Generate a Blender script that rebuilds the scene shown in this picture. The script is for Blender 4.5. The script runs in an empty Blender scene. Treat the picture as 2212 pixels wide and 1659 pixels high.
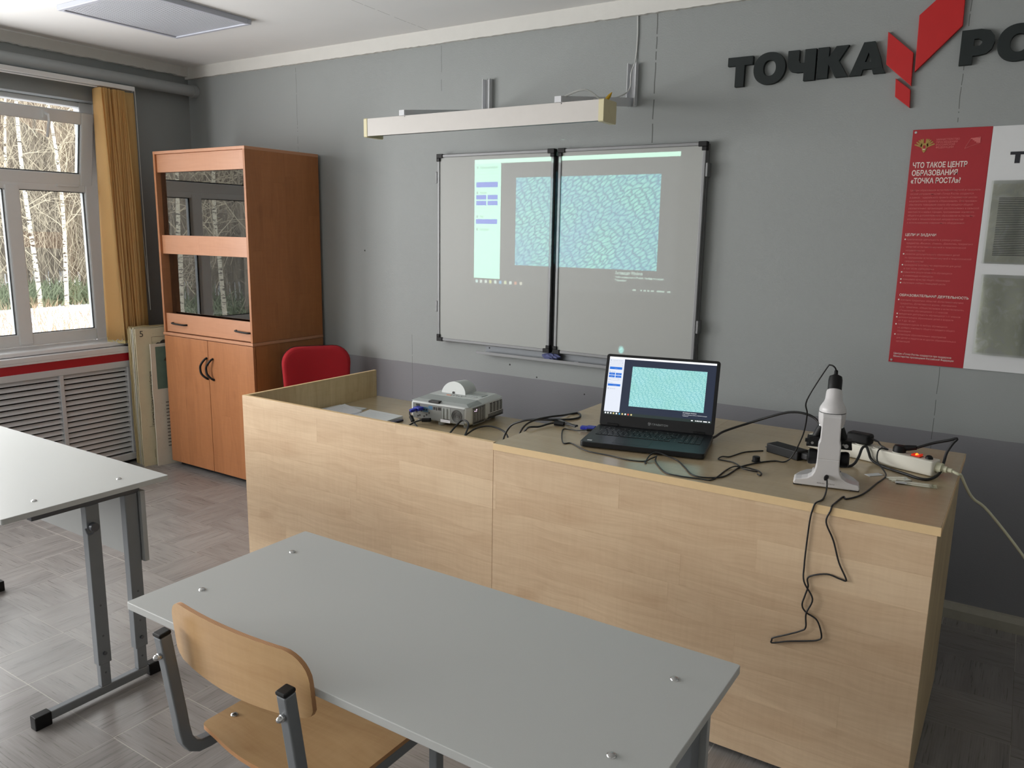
import bpy, bmesh, math, random
from math import pi, sin, cos, radians, sqrt, floor
from mathutils import Vector, Matrix

SC = bpy.context.scene
COL = SC.collection
rnd = random.Random(7)

# ---------------------------------------------------------------- camera, world, daylight, exposure
cam_data = bpy.data.cameras.new('camera')
cam_data.sensor_fit = 'HORIZONTAL'
cam_data.sensor_width = 36.0
cam_data.lens = 36.0 * 1710.2867 / 2212.0
cam_data.clip_start = 0.05
cam_data.clip_end = 300
cam = bpy.data.objects.new('camera', cam_data)
COL.objects.link(cam)
yaw, pitch, roll = 0.573478, -0.188722, 0.017388
F_ = Vector((-sin(yaw) * cos(pitch), cos(yaw) * cos(pitch), sin(pitch)))
r_ = Vector((cos(yaw), sin(yaw), 0))
u_ = r_.cross(F_)
R_ = r_ * cos(roll) + u_ * sin(roll)
U_ = u_ * cos(roll) - r_ * sin(roll)
cam.matrix_world = Matrix(((R_.x, U_.x, -F_.x, 4.91754), (R_.y, U_.y, -F_.y, -3.51715), (R_.z, U_.z, -F_.z, 1.51345), (0, 0, 0, 1)))
SC.camera = cam

world = bpy.data.worlds.new('overcast_sky')
SC.world = world
world.use_nodes = True
_bg = world.node_tree.nodes['Background']
_bg.inputs['Color'].default_value = (0.97, 0.985, 1.0, 1)
_bg.inputs['Strength'].default_value = 6.5

def area_light(name, loc, target, sx, sy, power, color=(1, 1, 1)):
    d = bpy.data.lights.new(name, 'AREA')
    d.shape = 'RECTANGLE'; d.size = sx; d.size_y = sy; d.energy = power; d.color = color
    o = bpy.data.objects.new(name, d); COL.objects.link(o)
    o.location = loc
    o.rotation_euler = (Vector(target) - Vector(loc)).to_track_quat('-Z', 'Y').to_euler()
    return o

def portal(name, y0, y1, z0, z1):
    o = area_light(name, (-0.30, (y0 + y1) / 2, (z0 + z1) / 2), (5, (y0 + y1) / 2, (z0 + z1) / 2), y1 - y0, z1 - z0, 1)
    o.rotation_euler = (pi / 2, 0, -pi / 2)
    o.data.cycles.is_portal = True
WIN = [(-2.62, -0.62), (-5.0, -3.0), (-7.4, -5.4)]
for i, (a, b) in enumerate(WIN):
    portal('daylight_portal', a, b, 0.80, 2.255)

# daylight: lamps added just inside the windows, stronger than the sky gives
DAY = [((-2.58, -1.70), 66, 1.70), ((-4.95, -3.05), 120, 1.95), ((-7.35, -5.45), 125, 1.95)]
for (a, b), power, aim in DAY:
    area_light('daylight_fill', (0.04, (a + b) / 2, 1.53), (5, (a + b) / 2 + 0.1, aim), b - a, 1.4, power, (1.0, 0.992, 0.985))

SC.view_settings.view_transform = 'Standard'
SC.view_settings.look = 'None'
SC.view_settings.exposure = -0.2
SC.view_settings.gamma = 1.0
SC.view_settings.use_curve_mapping = False
SC.cycles.use_denoising = True
SC.cycles.max_bounces = 10
SC.cycles.diffuse_bounces = 5
SC.cycles.glossy_bounces = 5
SC.cycles.transmission_bounces = 8
SC.cycles.transparent_max_bounces = 16
SC.cycles.caustics_reflective = False
SC.cycles.caustics_refractive = False
SC.cycles.sample_clamp_indirect = 1.2

# ---------------------------------------------------------------- node helpers
def lin(r, g, b):
    f = lambda c: ((c / 255) / 12.92) if c / 255 <= 0.04045 else (((c / 255) + 0.055) / 1.055) ** 2.4
    return (f(r), f(g), f(b), 1.0)

class NT:
    """terse wrapper round a node tree"""
    def __init__(s, tree): s.t = tree
    def n(s, typ, ins=None, **props):
        nd = s.t.nodes.new(typ)
        for k, v in props.items(): setattr(nd, k, v)
        for k, v in (ins or {}).items(): s.put(nd.inputs[k], v)
        return nd
    def put(s, sock, v):
        if isinstance(v, bpy.types.NodeSocket): s.t.links.new(v, sock)
        else:
            if isinstance(v, (tuple, list)) and len(v) == 4 and sock.type == 'VECTOR': v = v[:3]
            if isinstance(v, (tuple, list)) and len(v) == 3 and sock.type == 'RGBA': v = (*v, 1)
            sock.default_value = v
    def m(s, op, a, b=0.0, c=0.0):
        nd = s.t.nodes.new('ShaderNodeMath'); nd.operation = op
        s.put(nd.inputs[0], a); s.put(nd.inputs[1], b); s.put(nd.inputs[2], c)
        return nd.outputs[0]
    def add(s, a, b): return s.m('ADD', a, b)
    def sub(s, a, b): return s.m('SUBTRACT', a, b)
    def mul(s, a, b): return s.m('MULTIPLY', a, b)
    def div(s, a, b): return s.m('DIVIDE', a, b)
    def xyz(s, v):
        nd = s.n('ShaderNodeSeparateXYZ', {0: v}); return nd.outputs[0], nd.outputs[1], nd.outputs[2]
    def vec(s, x, y, z=0.0): return s.n('ShaderNodeCombineXYZ', {0: x, 1: y, 2: z}).outputs[0]
    def mix(s, f, a, b, blend='MIX'):
        nd = s.t.nodes.new('ShaderNodeMix'); nd.data_type = 'RGBA'; nd.blend_type = blend
        s.put(nd.inputs[0], f); s.put(nd.inputs[6], a); s.put(nd.inputs[7], b)
        return nd.outputs[2]
    def noise(s, v, scale, detail=2.0, rough=0.5, dist=0.0):
        nd = s.n('ShaderNodeTexNoise', {'Vector': v, 'Scale': scale, 'Detail': detail, 'Roughness': rough, 'Distortion': dist})
        return nd.outputs[0]
    def ramp(s, f, stops, interp='LINEAR'):
        nd = s.t.nodes.new('ShaderNodeValToRGB'); cr = nd.color_ramp; cr.interpolation = interp
        while len(cr.elements) < len(stops): cr.elements.new(0.5)
        for e, (p, c) in zip(cr.elements, stops):
            e.position = p; e.color = c if len(c) == 4 else (*c, 1)
        s.put(nd.inputs[0], f); return nd.outputs[0]
    def mr(s, v, a, b, c=0.0, d=1.0):
        return s.n('ShaderNodeMapRange', {'Value': v, 'From Min': a, 'From Max': b, 'To Min': c, 'To Max': d}).outputs[0]
    def objco(s): return s.n('ShaderNodeTexCoord').outputs['Object']
    def rect(s, u, v, u0, v0, u1, v1):
        """1 inside the rectangle, 0 outside"""
        a = s.m('LESS_THAN', s.m('ABSOLUTE', s.sub(u, (u0 + u1) / 2)), abs(u1 - u0) / 2)
        b = s.m('LESS_THAN', s.m('ABSOLUTE', s.sub(v, (v0 + v1) / 2)), abs(v1 - v0) / 2)
        return s.mul(a, b)

def new_mat(name):
    m = bpy.data.materials.new(name); m.use_nodes = True
    nt = NT(m.node_tree); bs = m.node_tree.nodes['Principled BSDF']
    return m, nt, bs

def mat(name, col, rough=0.5, metal=0.0, var=0.06, scale=30, bump=0.0, bscale=200, coat=0.0, spec=0.5, emit=None, estr=0.0):
    """plain surface with a little procedural variation"""
    m, nt, bs = new_mat(name)
    co = nt.objco()
    f = nt.noise(co, scale, 3)
    d = [c * (1 - var) for c in col[:3]]; l = [min(1, c * (1 + var)) for c in col[:3]]
    nt.put(bs.inputs['Base Color'], nt.mix(f, (*d, 1), (*l, 1)))
    bs.inputs['Roughness'].default_value = rough
    bs.inputs['Metallic'].default_value = metal
    bs.inputs['Specular IOR Level'].default_value = spec
    bs.inputs['Coat Weight'].default_value = coat
    if bump:
        b = nt.n('ShaderNodeBump', {'Height': nt.noise(co, bscale, 2), 'Strength': bump, 'Distance': 0.002})
        nt.put(bs.inputs['Normal'], b.outputs[0])
    if emit:
        bs.inputs['Emission Color'].default_value = emit
        bs.inputs['Emission Strength'].default_value = estr
    return m

def wood(name, light, dark, along, cross, strip=0.11, length=0.9, rough=0.38, contrast=1.0, coat=0.0, fig=1.0):
    """strip-glued laminate: grain runs along one axis ('x','y','z'), strips stack along `cross`"""
    m, nt, bs = new_mat(name)
    ax = dict(zip('xyz', nt.xyz(nt.objco())))
    a = ax[along]
    c = ax[cross[0]]
    for k in cross[1:]: c = nt.add(c, ax[k])
    si = nt.m('FLOOR', nt.div(c, strip))
    ro = nt.n('ShaderNodeTexWhiteNoise', {'W': si}, noise_dimensions='1D').outputs[0]
    aj = nt.add(nt.div(a, length), nt.mul(ro, 7.3))
    pj = nt.m('FLOOR', aj)
    tone = nt.n('ShaderNodeTexWhiteNoise', {'Vector': nt.vec(si, pj, 3.1)}, noise_dimensions='3D').outputs[0]
    off = nt.mul(tone, 37.0)
    warp = nt.noise(nt.vec(nt.mul(a, 2.2), nt.mul(c, 9.0), off), 1.0, 2)
    grain = nt.noise(nt.vec(nt.mul(a, 5.0), nt.add(nt.mul(c, 120.0), nt.mul(warp, 9.0)), off), 1.0, 4, 0.6)
    figure = nt.noise(nt.vec(nt.mul(a, 3.0), nt.add(nt.mul(c, 22.0), nt.mul(warp, 6.0)), off), 1.0, 3, 0.55)
    knot = nt.mr(nt.noise(nt.vec(nt.mul(a, 6.0), nt.mul(c, 14.0), off), 1.0, 1), 0.66, 0.80)
    cross_grain = nt.noise(nt.vec(nt.mul(a, 90.0), nt.mul(c, 9.0), off), 1.0, 2)
    f = nt.add(nt.mul(tone, 0.42 * contrast), nt.mul(nt.mr(grain, 0.35, 0.7), 0.22))
    f = nt.add(f, nt.mul(nt.mr(figure, 0.35, 0.7), 0.34 * fig))
    f = nt.add(f, nt.mul(knot, 0.35 * fig))
    f = nt.add(f, nt.mul(nt.mr(cross_grain, 0.4, 0.75), 0.10))
    fr = nt.m('FRACT', nt.div(c, strip))
    seam = nt.m('LESS_THAN', fr, 0.012)
    fj = nt.m('LESS_THAN', nt.m('FRACT', aj), 0.003)
    f = nt.add(f, nt.mul(nt.m('MAXIMUM', seam, fj), 0.16))
    f = nt.m('MINIMUM', f, 1.2)
    col = nt.mix(nt.m('MINIMUM', f, 1.0), light, dark)
    nt.put(bs.inputs['Base Color'], col)
    bs.inputs['Roughness'].default_value = rough
    bs.inputs['Coat Weight'].default_value = coat
    bs.inputs['Coat Roughness'].default_value = 0.2
    return m

# ---------------------------------------------------------------- mesh helpers
class MB:
    def __init__(s): s.v = []; s.f = []; s.mi = []
    def addm(s, verts, faces, mi=0, M=None):
        k = len(s.v)
        s.v += [tuple(M @ Vector(p)) if M is not None else tuple(p) for p in verts]
        for f in faces: s.f.append([i + k for i in f]); s.mi.append(mi)
        return s
    def box(s, x0, y0, z0, x1, y1, z1, mi=0, M=None):
        x0, x1 = sorted((x0, x1)); y0, y1 = sorted((y0, y1)); z0, z1 = sorted((z0, z1))
        v = [(x, y, z) for z in (z0, z1) for y in (y0, y1) for x in (x0, x1)]
        return s.addm(v, [(0, 2, 3, 1), (4, 5, 7, 6), (0, 1, 5, 4), (2, 6, 7, 3), (0, 4, 6, 2), (1, 3, 7, 5)], mi, M)
    def prism(s, pts, a0, a1, axis='z', mi=0, M=None):
        """polygon pts in the plane across `axis`, extruded a0..a1. x:(y,z) y:(x,z) z:(x,y)"""
        mp = {'x': lambda u, v, a: (a, u, v), 'y': lambda u, v, a: (u, a, v), 'z': lambda u, v, a: (u, v, a)}[axis]
        n = len(pts)
        v = [mp(*p, a0) for p in pts] + [mp(*p, a1) for p in pts]
        fs = [tuple(range(n))[::-1], tuple(range(n, 2 * n))] + [(i, (i + 1) % n, n + (i + 1) % n, n + i) for i in range(n)]
        return s.addm(v, fs, mi, M)
    def ring(s, outer, inner, a0, a1, axis='y', mi=0, M=None):
        """hollow plate between two outlines with the same number of points"""
        mp = {'x': lambda u, v, a: (a, u, v), 'y': lambda u, v, a: (u, a, v), 'z': lambda u, v, a: (u, v, a)}[axis]
        n = len(outer)
        v = [mp(*p, a0) for p in outer] + [mp(*p, a0) for p in inner] + [mp(*p, a1) for p in outer] + [mp(*p, a1) for p in inner]
        fs = []
        for i in range(n):
            j = (i + 1) % n
            fs += [(i, j, n + j, n + i), (2 * n + i, 3 * n + i, 3 * n + j, 2 * n + j), (i, 2 * n + i, 2 * n + j, j), (n + i, n + j, 3 * n + j, 3 * n + i)]
        return s.addm(v, fs, mi, M)
    def quad(s, a, b, c, d, mi=0, M=None): return s.addm([a, b, c, d], [(0, 1, 2, 3)], mi, M)
    def lathe(s, prof, c=(0, 0, 0), n=24, mi=0, M=None, axis='z', cap=True):
        """prof: list of (radius, height)"""
        v = []; k = len(prof)
        for r, h in prof:
            for i in range(n):
                a = 2 * pi * i / n
                p = (r * cos(a), r * sin(a), h)
                p = {'z': p, 'x': (p[2], p[0], p[1]), 'y': (p[1], p[2], p[0])}[axis]
                v.append((p[0] + c[0], p[1] + c[1], p[2] + c[2]))
        fs = [(j * n + i, j * n + (i + 1) % n, (j + 1) * n + (i + 1) % n, (j + 1) * n + i) for j in range(k - 1) for i in range(n)]
        if cap: fs += [tuple(range(n))[::-1], tuple(range((k - 1) * n, k * n))]
        return s.addm(v, fs, mi, M)
    def cyl(s, c, r, h, axis='z', n=20, mi=0, M=None): return s.lathe([(r, 0), (r, h)], c, n, mi, M, axis)
    def tube(s, path, r, n=8, mi=0, M=None, rect=None, taper=None, closed=False, up=None):
        P = [Vector(p) for p in path]
        P = [p for i, p in enumerate(P) if i == 0 or (p - P[i - 1]).length > 1e-6]
        k = len(P); v = []
        T = []
        for i in range(k):
            a = P[max(i - 1, 0)]; b = P[min(i + 1, k - 1)]
            T.append((b - a).normalized())
        ref = Vector(up) if up else (Vector((0, 0, 1)) if abs(T[0].z) < 0.9 else Vector((1, 0, 0)))
        nrm = (ref - T[0] * ref.dot(T[0])).normalized()
        for i in range(k):
            nrm = (nrm - T[i] * nrm.dot(T[i]))
            nrm = nrm.normalized() if nrm.length > 1e-6 else T[i].orthogonal().normalized()
            bi = T[i].cross(nrm)
            rr = r * (taper[i] if taper else 1)
            if rect:
                w, h = rect[0] / 2, rect[1] / 2
                # keep the section width through bends
                kk = 1.0
                if 0 < i < k - 1:
                    cs = (P[i] - P[i - 1]).normalized().dot((P[i + 1] - P[i]).normalized())
                    kk = 1 / max(0.5, sqrt((1 + cs) / 2))
                for su, sv in ((-1, -1), (1, -1), (1, 1), (-1, 1)): v.append(P[i] + bi * su * w + nrm * sv * h * kk)
            else:
                for j in range(n):
                    a = 2 * pi * j / n; v.append(P[i] + (nrm * cos(a) + bi * sin(a)) * rr)
        n = 4 if rect else n
        fs = [(i * n + j, i * n + (j + 1) % n, (i + 1) * n + (j + 1) % n, (i + 1) * n + j) for i in range(k - 1) for j in range(n)]
        fs += [tuple(range(n))[::-1], tuple(range((k - 1) * n, k * n))]
        return s.addm(v, fs, mi, M)
    def sphere(s, c, r, n=16, k=10, mi=0, sc=(1, 1, 1), M=None):
        prof = [(max(1e-4, r * sin(pi * i / k)), -r * cos(pi * i / k)) for i in range(k + 1)]
        b = MB().lathe(prof, (0, 0, 0), n)
        return s.addm([(p[0] * sc[0] + c[0], p[1] * sc[1] + c[1], p[2] * sc[2] + c[2]) for p in b.v], b.f, mi, M)
    def build(s, name, mats, parent=None, bev=0.0, smooth=None, local=False, seg=2, fix=True):
        me = bpy.data.meshes.new(name)
        v = s.v
        if parent is not None and not local:
            inv = parent.matrix_basis.inverted()
            if parent.parent: inv = inv @ parent.parent.matrix_basis.inverted()
            v = [tuple(inv @ Vector(p)) for p in v]
        me.from_pydata(v, [], s.f)
        for m in (mats if isinstance(mats, (list, tuple)) else [mats]): me.materials.append(m)
        if max(s.mi or [0]) > 0: me.polygons.foreach_set('material_index', s.mi)
        if fix:
            b = bmesh.new(); b.from_mesh(me); bmesh.ops.recalc_face_normals(b, faces=b.faces); b.to_mesh(me); b.free()
        if smooth is not None:
            me.polygons.foreach_set('use_smooth', [True] * len(me.polygons))
            me.set_sharp_from_angle(angle=radians(smooth))
        o = bpy.data.objects.new(name, me); COL.objects.link(o)
        if parent is not None: o.parent = parent
        if bev:
            md = o.modifiers.new('bevel', 'BEVEL'); md.width = bev; md.segments = seg; md.limit_method = 'ANGLE'; md.angle_limit = radians(40)
        return o

def tag(o, label=None, cat=None, group=None, kind=None):
    if label: o['label'] = label
    if cat: o['category'] = cat
    if group: o['group'] = group
    if kind: o['kind'] = kind
    return o

def thing(name, label, cat, loc=(0, 0, 0), rotz=0.0, group=None):
    o = bpy.data.objects.new(name, None); COL.objects.link(o)
    o.location = loc; o.rotation_euler = (0, 0, rotz)
    o.matrix_basis = Matrix.Translation(loc) @ Matrix.Rotation(rotz, 4, 'Z')
    o.empty_display_size = 0.05
    return tag(o, label, cat, group)

def copy_tree(o, parent=None):
    c = o.copy(); COL.objects.link(c)
    if parent is not None: c.parent = parent
    for ch in list(o.children): copy_tree(ch, c)
    return c

def smooth_path(pts, sub=6):
    P = [Vector(p) for p in pts]; out = []
    for i in range(len(P) - 1):
        p0 = P[max(i - 1, 0)]; p1 = P[i]; p2 = P[i + 1]; p3 = P[min(i + 2, len(P) - 1)]
        for k in range(sub):
            t = k / sub
            out.append(0.5 * ((2 * p1) + (p2 - p0) * t + (2 * p0 - 5 * p1 + 4 * p2 - p3) * t * t + (3 * p1 - p0 - 3 * p2 + p3) * t ** 3))
    out.append(P[-1])
    return out

def arc(c, r, a0, a1, n=8):
    return [(c[0] + r * cos(a0 + (a1 - a0) * i / n), c[1] + r * sin(a0 + (a1 - a0) * i / n)) for i in range(n + 1)]

def rrect(x0, y0, x1, y1, r, n=5):
    return (arc((x1 - r, y0 + r), r, -pi / 2, 0, n) + arc((x1 - r, y1 - r), r, 0, pi / 2, n)
            + arc((x0 + r, y1 - r), r, pi / 2, pi, n) + arc((x0 + r, y0 + r), r, pi, 1.5 * pi, n))

def text_geo(s, size, bold=0.0, align='LEFT', extrude=0.0, spacing=1.0, shear=0.0):
    """verts, faces of a line of lettering in its own x-y plane"""
    cu = bpy.data.curves.new('lettering', 'FONT'); cu.body = s; cu.size = size; cu.align_x = align
    cu.offset = bold; cu.extrude = extrude; cu.space_character = spacing; cu.shear = shear; cu.resolution_u = 3
    o = bpy.data.objects.new('lettering', cu); COL.objects.link(o)
    me = bpy.data.meshes.new_from_object(o)
    v = [tuple(p.co) for p in me.vertices]; f = [tuple(p.vertices) for p in me.polygons]
    bpy.data.objects.remove(o); bpy.data.curves.remove(cu); bpy.data.meshes.remove(me)
    return v, f

def wall_text(mb, s, x, y, z, size, mi=0, bold=0.0, width=None, spacing=1.0, tilt=0.0):
    """lettering on a surface facing -y, baseline start at (x, z)"""
    v, f = text_geo(s, size, bold, spacing=spacing)
    if not v: return
    k = 1.0
    if width:
        w = max(p[0] for p in v); k = width / w
    mb.addm([(x + p[0] * k, y, z + p[1]) for p in v], f, mi)

# ---------------------------------------------------------------- materials
M = {}
M['white_pvc'] = mat('white_pvc', lin(244, 245, 245), 0.32, var=0.015)
M['sill'] = mat('sill', lin(238, 238, 240), 0.28, var=0.02)
M['white_paint'] = mat('white_paint', lin(214, 213, 208), 0.8, var=0.05, scale=14, bump=0.35, bscale=60)
M['ceiling'] = mat('ceiling', lin(240, 241, 240), 0.9, var=0.04, scale=2.2, bump=0.15, bscale=40)
def ceiling_mat():
    m, nt, bs = new_mat('ceiling_paint')
    co = nt.objco(); x, y, z = nt.xyz(co)
    f = nt.noise(co, 2.2, 3)
    c = nt.mix(f, lin(234, 235, 234), lin(246, 247, 246))
    wob = nt.mul(nt.sub(nt.noise(nt.vec(0, y, 0), 5, 2), 0.5), 0.012)
    d = nt.m('ABSOLUTE', nt.sub(x, nt.add(nt.sub(2.086, nt.mul(y, 0.075)), wob)))
    k = nt.mul(nt.m('LESS_THAN', d, 0.0016), nt.m('GREATER_THAN', nt.noise(nt.vec(3, y, 0), 14, 2), 0.42))
    nt.put(bs.inputs['Base Color'], nt.mix(nt.mul(k, 0.6), c, lin(110, 110, 108)))
    bs.inputs['Roughness'].default_value = 0.9
    b = nt.n('ShaderNodeBump', {'Height': nt.noise(co, 40, 2), 'Strength': 0.15, 'Distance': 0.002}); nt.put(bs.inputs['Normal'], b.outputs[0])
    return m
M['ceiling'] = ceiling_mat()
M['grey_pipe'] = mat('grey_pipe', lin(158, 163, 164), 0.45, var=0.03)
M['red_paint'] = mat('red_paint', lin(150, 10, 28), 0.4, var=0.04)
M['metal_white'] = mat('metal_white', lin(206, 208, 211), 0.4, var=0.03)
M['metal_grey'] = mat('metal_grey', lin(120, 124, 128), 0.42, metal=0.25, var=0.05)
M['metal_dark'] = mat('metal_dark', lin(84, 87, 92), 0.38, metal=0.3, var=0.06, bump=0.05)
M['chrome'] = mat('chrome', lin(205, 205, 205), 0.16, metal=1.0, var=0.02)
M['aluminium'] = mat('aluminium', lin(120, 121, 122), 0.5, metal=0.5, var=0.04)
M['black_plastic'] = mat('black_plastic', lin(12, 12, 13), 0.5, var=0.1, spec=0.25)
M['black_rubber'] = mat('black_rubber', lin(16, 16, 18), 0.5, var=0.1)
M['laptop_black'] = mat('laptop_black', lin(12, 13, 15), 0.42, var=0.08, spec=0.35)
M['key_black'] = mat('key_black', lin(10, 11, 12), 0.5, var=0.08)
M['key_mark'] = mat('key_mark', lin(150, 154, 154), 0.6)
M['grey_laminate'] = mat('grey_laminate', lin(186, 188, 186), 0.36, var=0.035, scale=500, bump=0.06, bscale=900)
M['grey_edge'] = mat('grey_edge', lin(164, 166, 165), 0.45, var=0.03)
M['whiteboard'] = mat('whiteboard', lin(164, 166, 163), 0.42, var=0.01, spec=0.22)
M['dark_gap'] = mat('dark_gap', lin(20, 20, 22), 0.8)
M['cream_plastic'] = mat('cream_plastic', lin(206, 198, 160), 0.5, var=0.06, scale=12)
M['lamp_white'] = mat('lamp_white', lin(196, 192, 187), 0.4, var=0.03)
M['tube_glass'] = mat('tube_glass', lin(222, 232, 232), 0.2, var=0.01)
M['letter_green'] = mat('letter_green', lin(18, 27, 27), 0.75, var=0.08, bump=0.05)
M['sign_red'] = mat('sign_red', lin(180, 12, 14), 0.55, var=0.05)
M['stand_red'] = mat('stand_red', lin(152, 22, 32), 0.5, var=0.04)
M['stand_white'] = mat('stand_white', lin(215, 217, 218), 0.45, var=0.02)
M['print_white'] = mat('print_white', lin(226, 214, 206), 0.6)
M['print_pink'] = mat('print_pink', lin(206, 110, 108), 0.6)
M['print_dark'] = mat('print_dark', lin(24, 26, 34), 0.6)
M['gold'] = mat('gold', lin(158, 128, 62), 0.5, var=0.2, scale=120)
M['paper'] = mat('paper', lin(243, 245, 250), 0.7, var=0.02)
M['paper_grey'] = mat('paper_grey', lin(214, 217, 217), 0.6, var=0.08, scale=40)
M['red_fabric'] = mat('red_fabric', lin(146, 4, 20), 0.9, var=0.14, scale=420, bump=0.5, bscale=800)
M['projector_white'] = mat('projector_white', lin(196, 200, 198), 0.42, var=0.02)
M['projector_grey'] = mat('projector_grey', lin(150, 155, 153), 0.42, var=0.02)
M['projector_dark'] = mat('projector_dark', lin(122, 124, 122), 0.45, var=0.03)
M['port_dark'] = mat('port_dark', lin(38, 36, 36), 0.5)
M['vga_blue'] = mat('vga_blue', lin(30, 42, 150), 0.45)
M['port_blue'] = mat('port_blue', lin(70, 110, 140), 0.5)
M['microscope_white'] = mat('microscope_white', lin(205, 203, 203), 0.32, var=0.02)
M['strip_white'] = mat('strip_white', lin(224, 221, 208), 0.4, var=0.05, scale=25)
M['cord_white'] = mat('cord_white', lin(205, 204, 178), 0.5)
M['wire_white'] = mat('wire_white', lin(196, 198, 196), 0.5)
M['yellow_cap'] = mat('yellow_cap', lin(190, 150, 20), 0.5)
M['rag_blue'] = mat('rag_blue', lin(84, 90, 128), 0.95, var=0.3, scale=30, bump=0.6, bscale=300)
M['switch_red'] = mat('switch_red', lin(190, 30, 10), 0.3, emit=lin(255, 60, 10), estr=0.35)
M['switch_glow'] = mat('switch_glow', lin(255, 90, 20), 0.3, emit=lin(255, 96, 20), estr=5.0)
M['led_white'] = mat('led_white', lin(230, 200, 230), 0.3, emit=lin(245, 215, 245), estr=1.6)
M['lens_glow'] = mat('lens_glow', lin(120, 180, 180), 0.1, emit=lin(150, 255, 235), estr=3.0)
M['plastic_clear'] = None

MAPLE_L, MAPLE_D = lin(226, 201, 168), lin(188, 156, 124)
M['maple_x'] = wood('maple_x', MAPLE_L, MAPLE_D, 'x', 'z', 0.098, 0.88, contrast=0.62)
M['maple_z'] = wood('maple_z', lin(206, 186, 146), lin(170, 146, 108), 'z', 'xy', 0.105, 0.85)
M['maple_top'] = wood('maple_top', lin(178, 161, 130), lin(152, 131, 102), 'x', 'y', 0.26, 1.6, rough=0.26, contrast=0.3, fig=0.5)
M['maple_edge'] = mat('maple_edge', lin(226, 196, 150), 0.45, var=0.05, scale=60)
CH_L, CH_D = lin(170, 114, 74), lin(138, 87, 53)
M['cherry_z'] = wood('cherry_z', CH_L, CH_D, 'z', 'xy', 0.085, 0.9, rough=0.36, contrast=0.6, fig=0.8)
M['cherry_x'] = wood('cherry_x', lin(180, 130, 98), lin(158, 106, 74), 'x', 'z', 0.3, 1.4, rough=0.36, contrast=0.3, fig=0.6)
M['cherry_dark'] = wood('cherry_dark', lin(160, 102, 58), lin(126, 76, 38), 'z', 'xy', 0.085, 0.9, rough=0.5, contrast=0.5, fig=0.7)
M['plywood'] = wood('plywood', lin(206, 170, 124), lin(176, 134, 90), 'x', 'yz', 0.6, 3.0, rough=0.34, contrast=0.15, fig=1.0)

def ply_edge():
    m, nt, bs = new_mat('plywood_edge')
    x, y, z = nt.xyz(nt.objco())
    f = nt.m('SINE', nt.mul(nt.add(nt.mul(y, 1.0), nt.mul(z, 0.25)), 2400))
    nt.put(bs.inputs['Base Color'], nt.mix(nt.mr(f, -1, 1), lin(140, 94, 58), lin(196, 150, 104)))
    bs.inputs['Roughness'].default_value = 0.6
    return m
M['plywood_edge'] = ply_edge()
M['ply_edge_plain'] = mat('ply_edge_plain', lin(176, 128, 84), 0.6, var=0.15, scale=60)

def glass_mat(name, tint=(0.96, 0.98, 0.98, 1), refl=1.0, ior=1.52):
    """thin pane: mostly clear, mirror-like at the Fresnel rate of two faces"""
    m = bpy.data.materials.new(name); m.use_nodes = True
    nt = NT(m.node_tree)
    m.node_tree.nodes.remove(m.node_tree.nodes['Principled BSDF'])
    out = m.node_tree.nodes['Material Output']
    fr = nt.n('ShaderNodeFresnel', {'IOR': ior}).outputs[0]
    fac = nt.m('MINIMUM', nt.mul(fr, 1.8 * refl), 1.0)
    tr = nt.n('ShaderNodeBsdfTransparent', {'Color': tint}).outputs[0]
    gl = nt.n('ShaderNodeBsdfGlossy', {'Color': (1, 1, 1, 1), 'Roughness': 0.0}).outputs[0]
    mx = nt.n('ShaderNodeMixShader', {0: fac, 1: tr, 2: gl}).outputs[0]
    nt.put(out.inputs['Surface'], mx)
    return m
M['glass'] = glass_mat('window_glass')
M['cabinet_glass'] = glass_mat('cabinet_glass', tint=(0.62, 0.62, 0.60, 1), refl=2.3)
M['plastic_clear'] = glass_mat('plastic_clear', tint=(0.9, 0.92, 0.88, 1), refl=0.9, ior=1.45)

def blind_mat():
    m, nt, bs = new_mat('blind_fabric')
    co = nt.objco(); x, y, z = nt.xyz(co)
    weave = nt.noise(nt.vec(nt.mul(x, 900), nt.mul(y, 900), nt.mul(z, 160)), 1.0, 2)
    col = nt.mix(weave, lin(224, 196, 136), lin(240, 214, 158))
    nt.put(bs.inputs['Base Color'], col)
    bs.inputs['Roughness'].default_value = 0.85
    tl = nt.n('ShaderNodeBsdfTranslucent', {'Color': lin(254, 222, 156)}).outputs[0]
    mx = nt.n('ShaderNodeMixShader', {0: 0.5, 1: bs.outputs[0], 2: tl}).outputs[0]
    nt.put(m.node_tree.nodes['Material Output'].inputs['Surface'], mx)
    return m
M['blind'] = blind_mat()
M['blind_hem'] = mat('blind_hem', lin(196, 180, 128), 0.8)

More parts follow.
